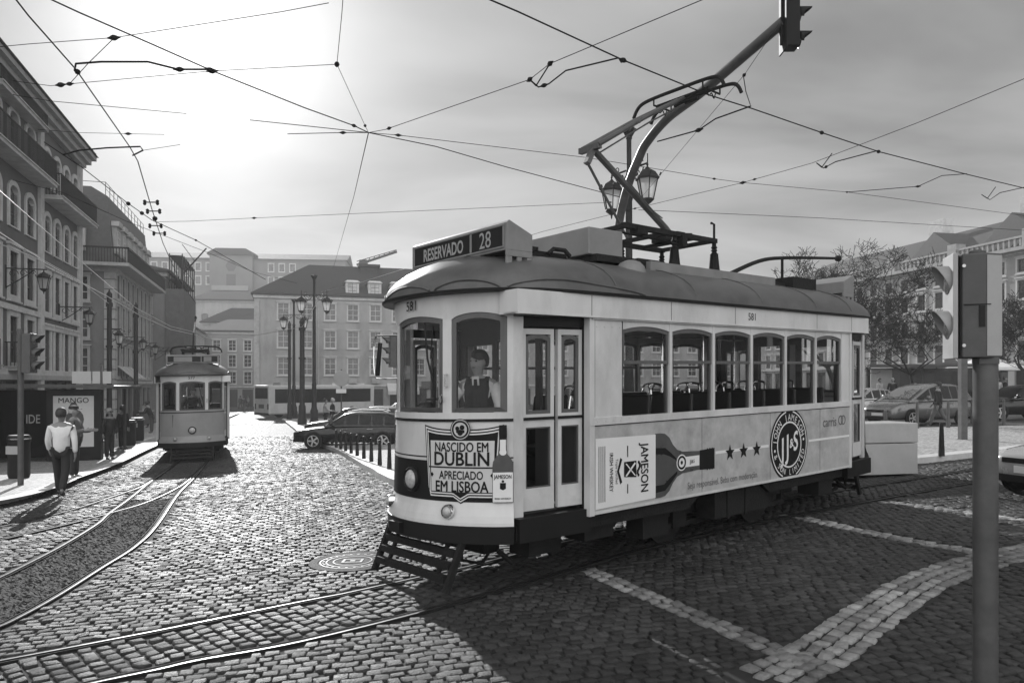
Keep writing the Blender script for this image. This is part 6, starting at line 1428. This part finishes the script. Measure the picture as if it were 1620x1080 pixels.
    if rails_:
        for s in (-1, 1): MB().tube([(gs[1][0]-.1, s*w*.6, H), (gs[2][0]-.1, s*w*.6, H+.07), (gs[3][0]+.1, s*w*.6, H+.05), (gs[3][0]-.1, s*w*.6, H-.02)], .018, 6).build('roof_rail', M['chrome'], t)
    return t
c0 = spot(557, 31.0, .0); make_car('estate_car', 'black estate car parked side on behind the row of cone bollards', c0, 183, 4.5, 1.76, 1.47, 'carblack', 'estate', rails_=True)
make_car('parked_car', 'dark hatchback parked just behind the black estate car roof', spot(552, 37, 0), 186, 4.1, 1.7, 1.5, 'carblack')
make_car('parked_car', 'silver hatchback parked behind the rear of the black estate car', spot(590, 38.5, 0), 184, 4.1, 1.7, 1.5, 'carsilver')
make_car('parked_car', 'pale taxi standing farthest back before the shop with the sign', spot(628, 48, 0), 184, 4.4, 1.75, 1.5, 'carwhite', 'sedan')
make_car('minivan', 'steel grey minivan standing on the right behind the walking man', spot(1452, 31.0), 203, 4.55, 1.83, 1.68, 'cargrey', 'mpv')
make_car('parked_car', 'pale saloon half hidden between the near tram tail and the minivan', spot(1366, 37), 190, 4.4, 1.75, 1.45, 'carsilver', 'sedan')
make_car('parked_car', 'black saloon behind the foreground traffic light at the right edge', spot(1606, 33), 186, 4.5, 1.78, 1.5, 'carblack', 'sedan')
make_car('silver_car', 'silver car nosing in at the right edge beside the foreground pole', Vector((10.05, 12.5, float(ground(10.05, 12.5)))), 198, 4.1, 1.72, 1.48, 'carsilver')
def bus():
    p = spot(402, 68); t = thing('city_bus', 'grey city bus seen from behind at the head of the street', 'bus', p, R(48))
    # local x runs forward from the rear, y to the left
    mb = MB(); mb.box(0, 11.5, -2.5, 0, .35, 2.95); body = mb.build('body', M['busside'], t, bevel=.12)
    MB().box(-.012, .0, -2.3, -.2, 1.75, 2.7).build('rear_window', M['dglass'], body)
    mb = MB(); mb.box(.6, 11.0, -2.512, -2.5, 1.35, 2.6); mb.build('side_window', M['dglass'], body)
    for y in (-2.35, -.25): MB().box(-.014, 0, y-.1, y+.1, .8, 1.3).build('tail_light', M['taillens'], body)
    for x in (2.4, 8.8):
        for y in (-2.4, -.1): MB().lathe([(.2,-.12),(.46,-.12),(.48,0),(.46,.12),(.2,.12)], (x, y, .47), 22, axis='Y').build('wheel', M['rubber'], t, smooth=True)
    MB().box(1.5, 5, -1.9, -.6, 2.95, 3.2).build('roof_unit', M['palegrey'], body, bevel=.05); MB().box(-.02, .0, -1.7, -.8, .9, 1.25).build('mark', M['sash'], body); MB().box(-.05, .1, -2.4, -.1, .3, .5).build('bumper', M['black'], body)
bus()

M['face'] = mat('lit skin', .34, .5, var=.06, vs=12)  # paler copy of skin, the light on the driver put into its colour
# ------------------------------------------------------------------ people
def person(label, loc, head, top='dark', legs='jean', skin='skin', hair='hair', H=1.75, legL=(0,0), legR=(0,0), armL=(0,10,.05), armR=(0,10,.05), long_coat=False, cap=False, glasses=False, lean=0.0, turn=0.0, parent=None, fat=1.0, hairless=False, vest=False, lower=True, handbag=False):
    """standing or walking figure facing local +x. leg = (swing, knee), arm = (swing, elbow, outward)"""
    if parent is None: t = thing('person', label, 'person', loc, R(head))
    else: t = thing('person', label, 'person', loc, R(head))
    k = H/1.75; V = []; E = []; Rb = []
    def add(p, r, prev=None):
        V.append(Vector(p)*k); Rb.append(r*k); 
        if prev is not None: E.append((prev, len(V)-1))
        return len(V)-1
    ln = lambda z: lean*(z-.93)
    pel = add((0,0,.93), .12); wa = add((ln(1.06),0,1.06), .105*fat, pel); ch = add((ln(1.27),0,1.27), .125*fat, wa); uc = add((ln(1.40),0,1.41), .10, ch)
    nk = add((ln(1.5)+.01,0,1.49), .052, uc); tc, ts = math.cos(R(turn)), math.sin(R(turn))
    hx = ln(1.6)
    h0 = add((hx+.025*tc,.025*ts,1.565), .066, nk); h1 = add((hx+.02*tc,.02*ts,1.635), .088, h0); h2 = add((hx-.005,0,1.695), .080, h1)
    body = {}
    limbs = {}
    for s, leg, arm in ((1, legL, armL), (-1, legR, armR)):
        hp = add((0, s*.085, .90), .09, pel); a, b = R(leg[0]), R(leg[1])
        kn = (math.sin(a)*.42, s*.095, .90-math.cos(a)*.42); an = (kn[0]+math.sin(a-b)*.42, s*.095, kn[2]-math.cos(a-b)*.42)
        i1 = add(kn, .056, hp); i2 = add(an, .038, i1); fa = max(-.6, min(.6, (a-b)*.8)); tp = (an[0]+.15*math.cos(fa), s*.11, max(.03, an[2]-.055+.15*math.sin(fa)*.6)); i3 = add(tp, .03, i2)
        sw, el, ou = R(arm[0]), R(arm[1]), arm[2]
        sh_ = add((ln(1.4), s*.175*fat, 1.405), .058, uc); e = (ln(1.4)+math.sin(sw)*.29, s*(.175*fat+.05+ou*.5), 1.405-math.cos(sw)*.29); w_ = (e[0]+math.sin(sw+el)*.25, s*(.175*fat+.06+ou*.4-(.10 if arm[1] > 60 else 0)), e[2]-math.cos(sw+el)*.25)
        j1 = add(e, .042, sh_); j2 = add(w_, .029, j1); dv = Vector((math.sin(sw+el), 0, -math.cos(sw+el))); pm = Vector(w_)+dv*.06; j3 = add(pm, .032, j2)
        sd = Vector((dv.z, 0, -dv.x)); 
        for q, (o, ln_) in enumerate(((-.026,.075),(-.009,.085),(.009,.08),(.025,.06))):
            c1 = add(pm+dv*.035+sd*o, .0105, j3); c2 = add(pm+dv*(.035+ln_*.6)+sd*o+Vector((0,-s*.01,0)), .009, c1); add(pm+dv*(.035+ln_)+sd*o*.9+Vector((0,-s*.025,0)), .007, c2)
        th = add(pm-dv*.01-sd*.042+Vector((0,-s*.01,0)), .011, j3); add(pm+dv*.04-sd*.055+Vector((0,-s*.02,0)), .009, th)
        limbs[s] = (hp, i1, i2, i3, sh_, j1, j2, tp, an)
    ns = add((hx+.112*tc,.112*ts,1.615), .014, h1)
    for s in (-1, 1): add((hx+.0-s*.0-ts*.0-s*.088*ts, s*.090*tc, 1.63), .015, h1)
    skinned('body', V, E, Rb, M[skin], t, sub=1)
    def garment(nm, idx, edges, rr, m, sub=1, root=0): return skinned(nm, [V[i] for i in idx], edges, [r*k for r in rr], M[m], t, sub=sub, root=root)
    hp, i1, i2, i3, sh_, j1, j2, tp, an = limbs[1]; g = limbs[-1]
    V.append(Vector((-.005,0,.83))*k); idx = [len(V)-1, wa, ch, uc, limbs[1][4], limbs[1][5], limbs[1][6], g[4], g[5], g[6]]
    garment('shirt' if top in ('shirt','palecloth') else 'jacket', idx, [(0,1),(1,2),(2,3),(3,4),(4,5),(5,6),(3,7),(7,8),(8,9)], [.176,.152*fat,.160*fat,.112,.078,.062,.048,.078,.062,.048], top)
    if lower:
        idx = [pel, limbs[1][0], limbs[1][1], limbs[1][2], g[0], g[1], g[2]]; garment('trousers', idx, [(0,1),(1,2),(2,3),(0,4),(4,5),(5,6)], [.125,.108,.084,.066,.108,.084,.066], legs)
        for s in (1, -1):
            L2 = limbs[s]; a = Vector(L2[8]); tpp = Vector(L2[7]); skinned('shoe', [(a+Vector((-.03,0,-.03)))*k, (a.lerp(tpp,.45)+Vector((0,0,-.02)))*k, tpp*k], [(0,1),(1,2)], [.050*k,.050*k,.036*k], M['shoe'], t)
    if long_coat: skinned('coat_skirt', [V[pel]+Vector((0,0,.1)), V[pel]+Vector((0,0,-.15)), V[pel]+Vector((0,0,-.38))], [(0,1),(1,2)], [.165*k,.175*k,.17*k], M[top], t)
    hc = Vector((hx, 0, 1.665))*k
    if not hairless:
        mb = MB(); mb.lathe([(.001,.115),(.055,.105),(.088,.07),(.101,.02),(.099,-.03),(.085,-.075)], (0,0,0), 18, sx=1.05, sy=.97); mb.v = [tuple(hc+Vector(((x-.028 if z < .03 else x-.012)*tc-y*ts, (x-.028 if z < .03 else x-.012)*ts+y*tc, z))*k) for x, y, z in mb.v]; mb.build('hair', M[hair], t, smooth=True)
    if vest:
        sl, sr = V[uc].lerp(V[limbs[1][4]], .72), V[uc].lerp(V[g[4]], .72)
        skinned('waistcoat', [V[wa]-Vector((0,0,.1)), V[wa]+Vector((0,0,.05)), V[ch], V[uc]-Vector((0,0,.01)), sl, sr], [(0,1),(1,2),(2,3),(3,4),(3,5)], [.172*k,.172*k,.180*k,.128*k,.090*k,.090*k], M['dark'], t)
        MB().bar(V[uc]+Vector((.125,0,-.02)), V[uc]+Vector((.145,0,.07)), .075, .012).build('collar', M['shirt'], t); MB().bar(V[uc]+Vector((.14,0,-.06)), V[uc]+Vector((.135,0,.05)), .035, .02).build('tie', M['ink'], t)
    face = MB()
    for s in (-1, 1):
        c = Vector((hx+.098*tc-s*.033*ts, .098*ts+s*.033*tc, 1.648))*k; face.lathe([(.001,-.011),(.010,0),(.001,.011)], c, 8)
    face.build('eye', M['black'], t)
    m = MB(); c = Vector((hx+.100*tc, .100*ts, 1.578))*k; m.bar(c+Vector((-ts*.022,tc*.022,0)), c-Vector((-ts*.022,tc*.022,0)), .008, .007); m.build('mouth', M['midcloth'], t)
    if glasses:
        m = MB(); c = Vector((hx+.110*tc, .110*ts, 1.650))*k; sd = Vector((-ts, tc, 0)); [m.bar(c+sd*a, c+sd*b, .012, .036) for a, b in ((-.065,-.01),(.01,.065))]; [m.bar(c+sd*a, c+sd*a-Vector((tc,ts,0))*.11, .006, .010) for a in (-.075,.075)]; m.build('sunglasses', M['black'], t)
    if cap:
        m = MB(); m.lathe([(.112,-.01),(.115,.03),(.095,.07),(.001,.085)], hc+Vector((-.005,0,.03))*k, 18); m.bar(hc+Vector((.09,0,.03)), hc+Vector((.165,0,.02)), .13, .012); m.build('cap', M['dark'], t, smooth=True)
    return t
def here(px, py, lift=0.0): return gnd(px, py, lift)
person('man in a white shirt seen from behind striding away along the left kerb', here(97, 786, .0), 107, 'shirt', 'dark', legL=(20,8), legR=(-14,26), armL=(14,22,.04), armR=(-12,14,.03), fat=1.06)
person('man in a flat cap and grey jacket reading in front of the poster case', spot(117, 18.5, .1), 5, 'midcloth', 'dark', cap=True, armL=(20,75,.0), armR=(15,85,.0), hair='greyhair')
person('man in dark coat and sunglasses waiting at the kerb', here(173, 726, .13), -25, 'dark', 'dark', glasses=True, long_coat=False, armL=(2,8,.02), armR=(-4,8,.02), hair='greyhair')
person('dark figure standing beside the bins on the left pavement', spot(194, 31, .13), 80, 'dark', 'dark')
person('small figure bending at the barrow left of the far tram', spot(240, 43, .13), 190, 'dark', 'jean', lean=.45, armL=(30,40,.05), armR=(30,40,.05))
person('pale dressed person behind the barrow left of the far tram', spot(234, 50, .13), 200, 'palecloth', 'dark')
person('person in a pale jacket talking by the lantern posts', spot(515, 41, .13), 20, 'palecloth', 'dark', armR=(20,60,.05), hair='dark' if False else 'hair')
person('person in dark clothes with a pale collar talking by the lantern posts', spot(526, 41.5, .13), 190, 'dark', 'dark', hair='greyhair')
person('man with dark jacket and jeans walking past the minivan', spot(1484, 28.3, .0), 140, 'dark', 'midcloth', legL=(22,6), legR=(-18,22), armL=(-14,20,.1), armR=(16,20,.1))
person('person in pale top waiting under the long bus stop canopy', spot(1392, 45.5, .1), -60, 'palecloth', 'jean'); person('person in dark top waiting under the long bus stop canopy', spot(1412, 46, .1), -120, 'dark', 'jean', hair='greyhair')
for i, (px, y, top, l) in enumerate(((386,88,'dark','tiny dark pedestrian at the far street end, left of the bus'),(380,95,'midcloth','tiny grey pedestrian at the far street end'),(393,98,'palecloth','tiny pale pedestrian at the far street end, next to the bus'),(1578,43,'palecloth','pale bystander between the right edge and the parasol'),(1590,44,'dark','dark bystander beside the pale one near the right edge'))): person(l, spot(px, y, .05), 90+60*i, top, 'jean', legL=(14,5), legR=(-12,14))
# people riding in the trams: local tram coordinates to place
def aboard(o, x, y, z, shr): return o.matrix_basis @ Vector((x, y, z+shr[0]*x+shr[1]*y))
for o in (near_tram, far_tram): o.matrix_basis = Matrix.Translation(o.location) @ Matrix.Rotation(o.rotation_euler.z, 4, 'Z')
adeg = math.degrees(math.atan2(TD.y, TD.x))
person('tram driver in waistcoat and tie behind the near tram front window', aboard(near_tram, -.74, -.27, .66, sh(TD)), adeg+180+38, 'shirt', 'dark', skin='face', H=1.72, armL=(32,28,.1), armR=(40,60,.1), turn=-20, vest=True)  # skin and shirt colours raised to brighten him in the dim cab
person('passenger with grey hair seated at the first window of the near tram', aboard(near_tram, 1.75, .72, .33, sh(TD)), adeg+180, 'dark', 'dark', hair='greyhair', H=1.7)
person('driver silhouette behind the far tram windscreen', aboard(far_tram, -.65, .0, .80, sh(SD7)), math.degrees(math.atan2(SD7.y, SD7.x))+180, 'dark', 'dark', H=1.7, armL=(30,50,.05), armR=(30,50,.05))

# ------------------------------------------------------------------ bare trees
def bare_tree(label, loc, H, seed, spread=1.0):
    rnd = random.Random(seed); t = thing('bare_tree', label, 'tree', loc, 0, 'bare winter trees on the right of the square'); tr, cr = MB(), MB()
    def grow(p, d, ln, r, lev):
        n = 3 if lev < 4 else 2; pts = [p]; rs = [r]; q = p.copy(); dd = d.copy()
        for i in range(n):
            dd = (dd+Vector((rnd.uniform(-1,1), rnd.uniform(-1,1), rnd.uniform(-.5,.8)))*.20).normalized(); q = q+dd*(ln/n); pts.append(q.copy()); rs.append(max(.011, r*(1-.30*(i+1)/n)))
        (tr if lev == 0 else cr).tube(pts, rs, 7 if lev < 2 else (5 if lev < 4 else 3), caps=False)
        if lev >= 8 or ln < .15: return
        k = (5 if lev == 0 else rnd.choice((2,2,3))) if lev < 6 else 2
        for j in range(k):
            ax = Vector((rnd.uniform(-1,1), rnd.uniform(-1,1), rnd.uniform(-.3,.6))).normalized(); nd = (dd*.75+ax*(.85 if lev else .9)*spread).normalized()
            nd.z += .08; grow(pts[-1] if j else pts[-1], nd.normalized(), ln*rnd.uniform(.62,.84), rs[-1]*rnd.uniform(.58,.80), lev+1)
        if lev > 1: 
            m = pts[1]; ax = Vector((rnd.uniform(-1,1), rnd.uniform(-1,1), rnd.uniform(-.2,.7))).normalized(); grow(m, (dd*.4+ax).normalized(), ln*.6, r*.45, lev+2)
    grow(Vector((0,0,0)), Vector((0,0,1)), H*.25, H*.0145, 0)
    tr.build('trunk', M['bark'], t, smooth=True); cr.build('crown', M['bark'], t)
bare_tree('bare tree spreading behind the near tram tail', spot(1325, 34, .1), 9.6, 3, 1.35); bare_tree('bare tree behind the minivan, middle of the right side', spot(1445, 42, .1), 7.8, 11, 1.1); bare_tree('bare tree at the right edge behind the traffic light', spot(1622, 36, .1), 7.8, 5, 1.1)
# ------------------------------------------------------------------ hazy backlit air
def haze():
    mb = MB(); mb.box(-450, 450, -75, 440, -40, 52); o = mb.build('haze', mat('haze', .5), None)
    m = bpy.data.materials.new('thin haze'); m.use_nodes = True; t = m.node_tree; t.nodes.clear()
    v = N(t, 'ShaderNodeVolumePrincipled'); v.inputs['Color'].default_value = (.95, .95, .95, 1); v.inputs['Density'].default_value = .0008; v.inputs['Anisotropy'].default_value = .25
    out = N(t, 'ShaderNodeOutputMaterial'); t.links.new(v.outputs[0], out.inputs['Volume'])
    o.data.materials.clear(); o.data.materials.append(m); tag(o, None, None, None, 'stuff'); o['label'] = 'pale sunlit haze filling the square and the street'; o['category'] = 'haze'
haze()
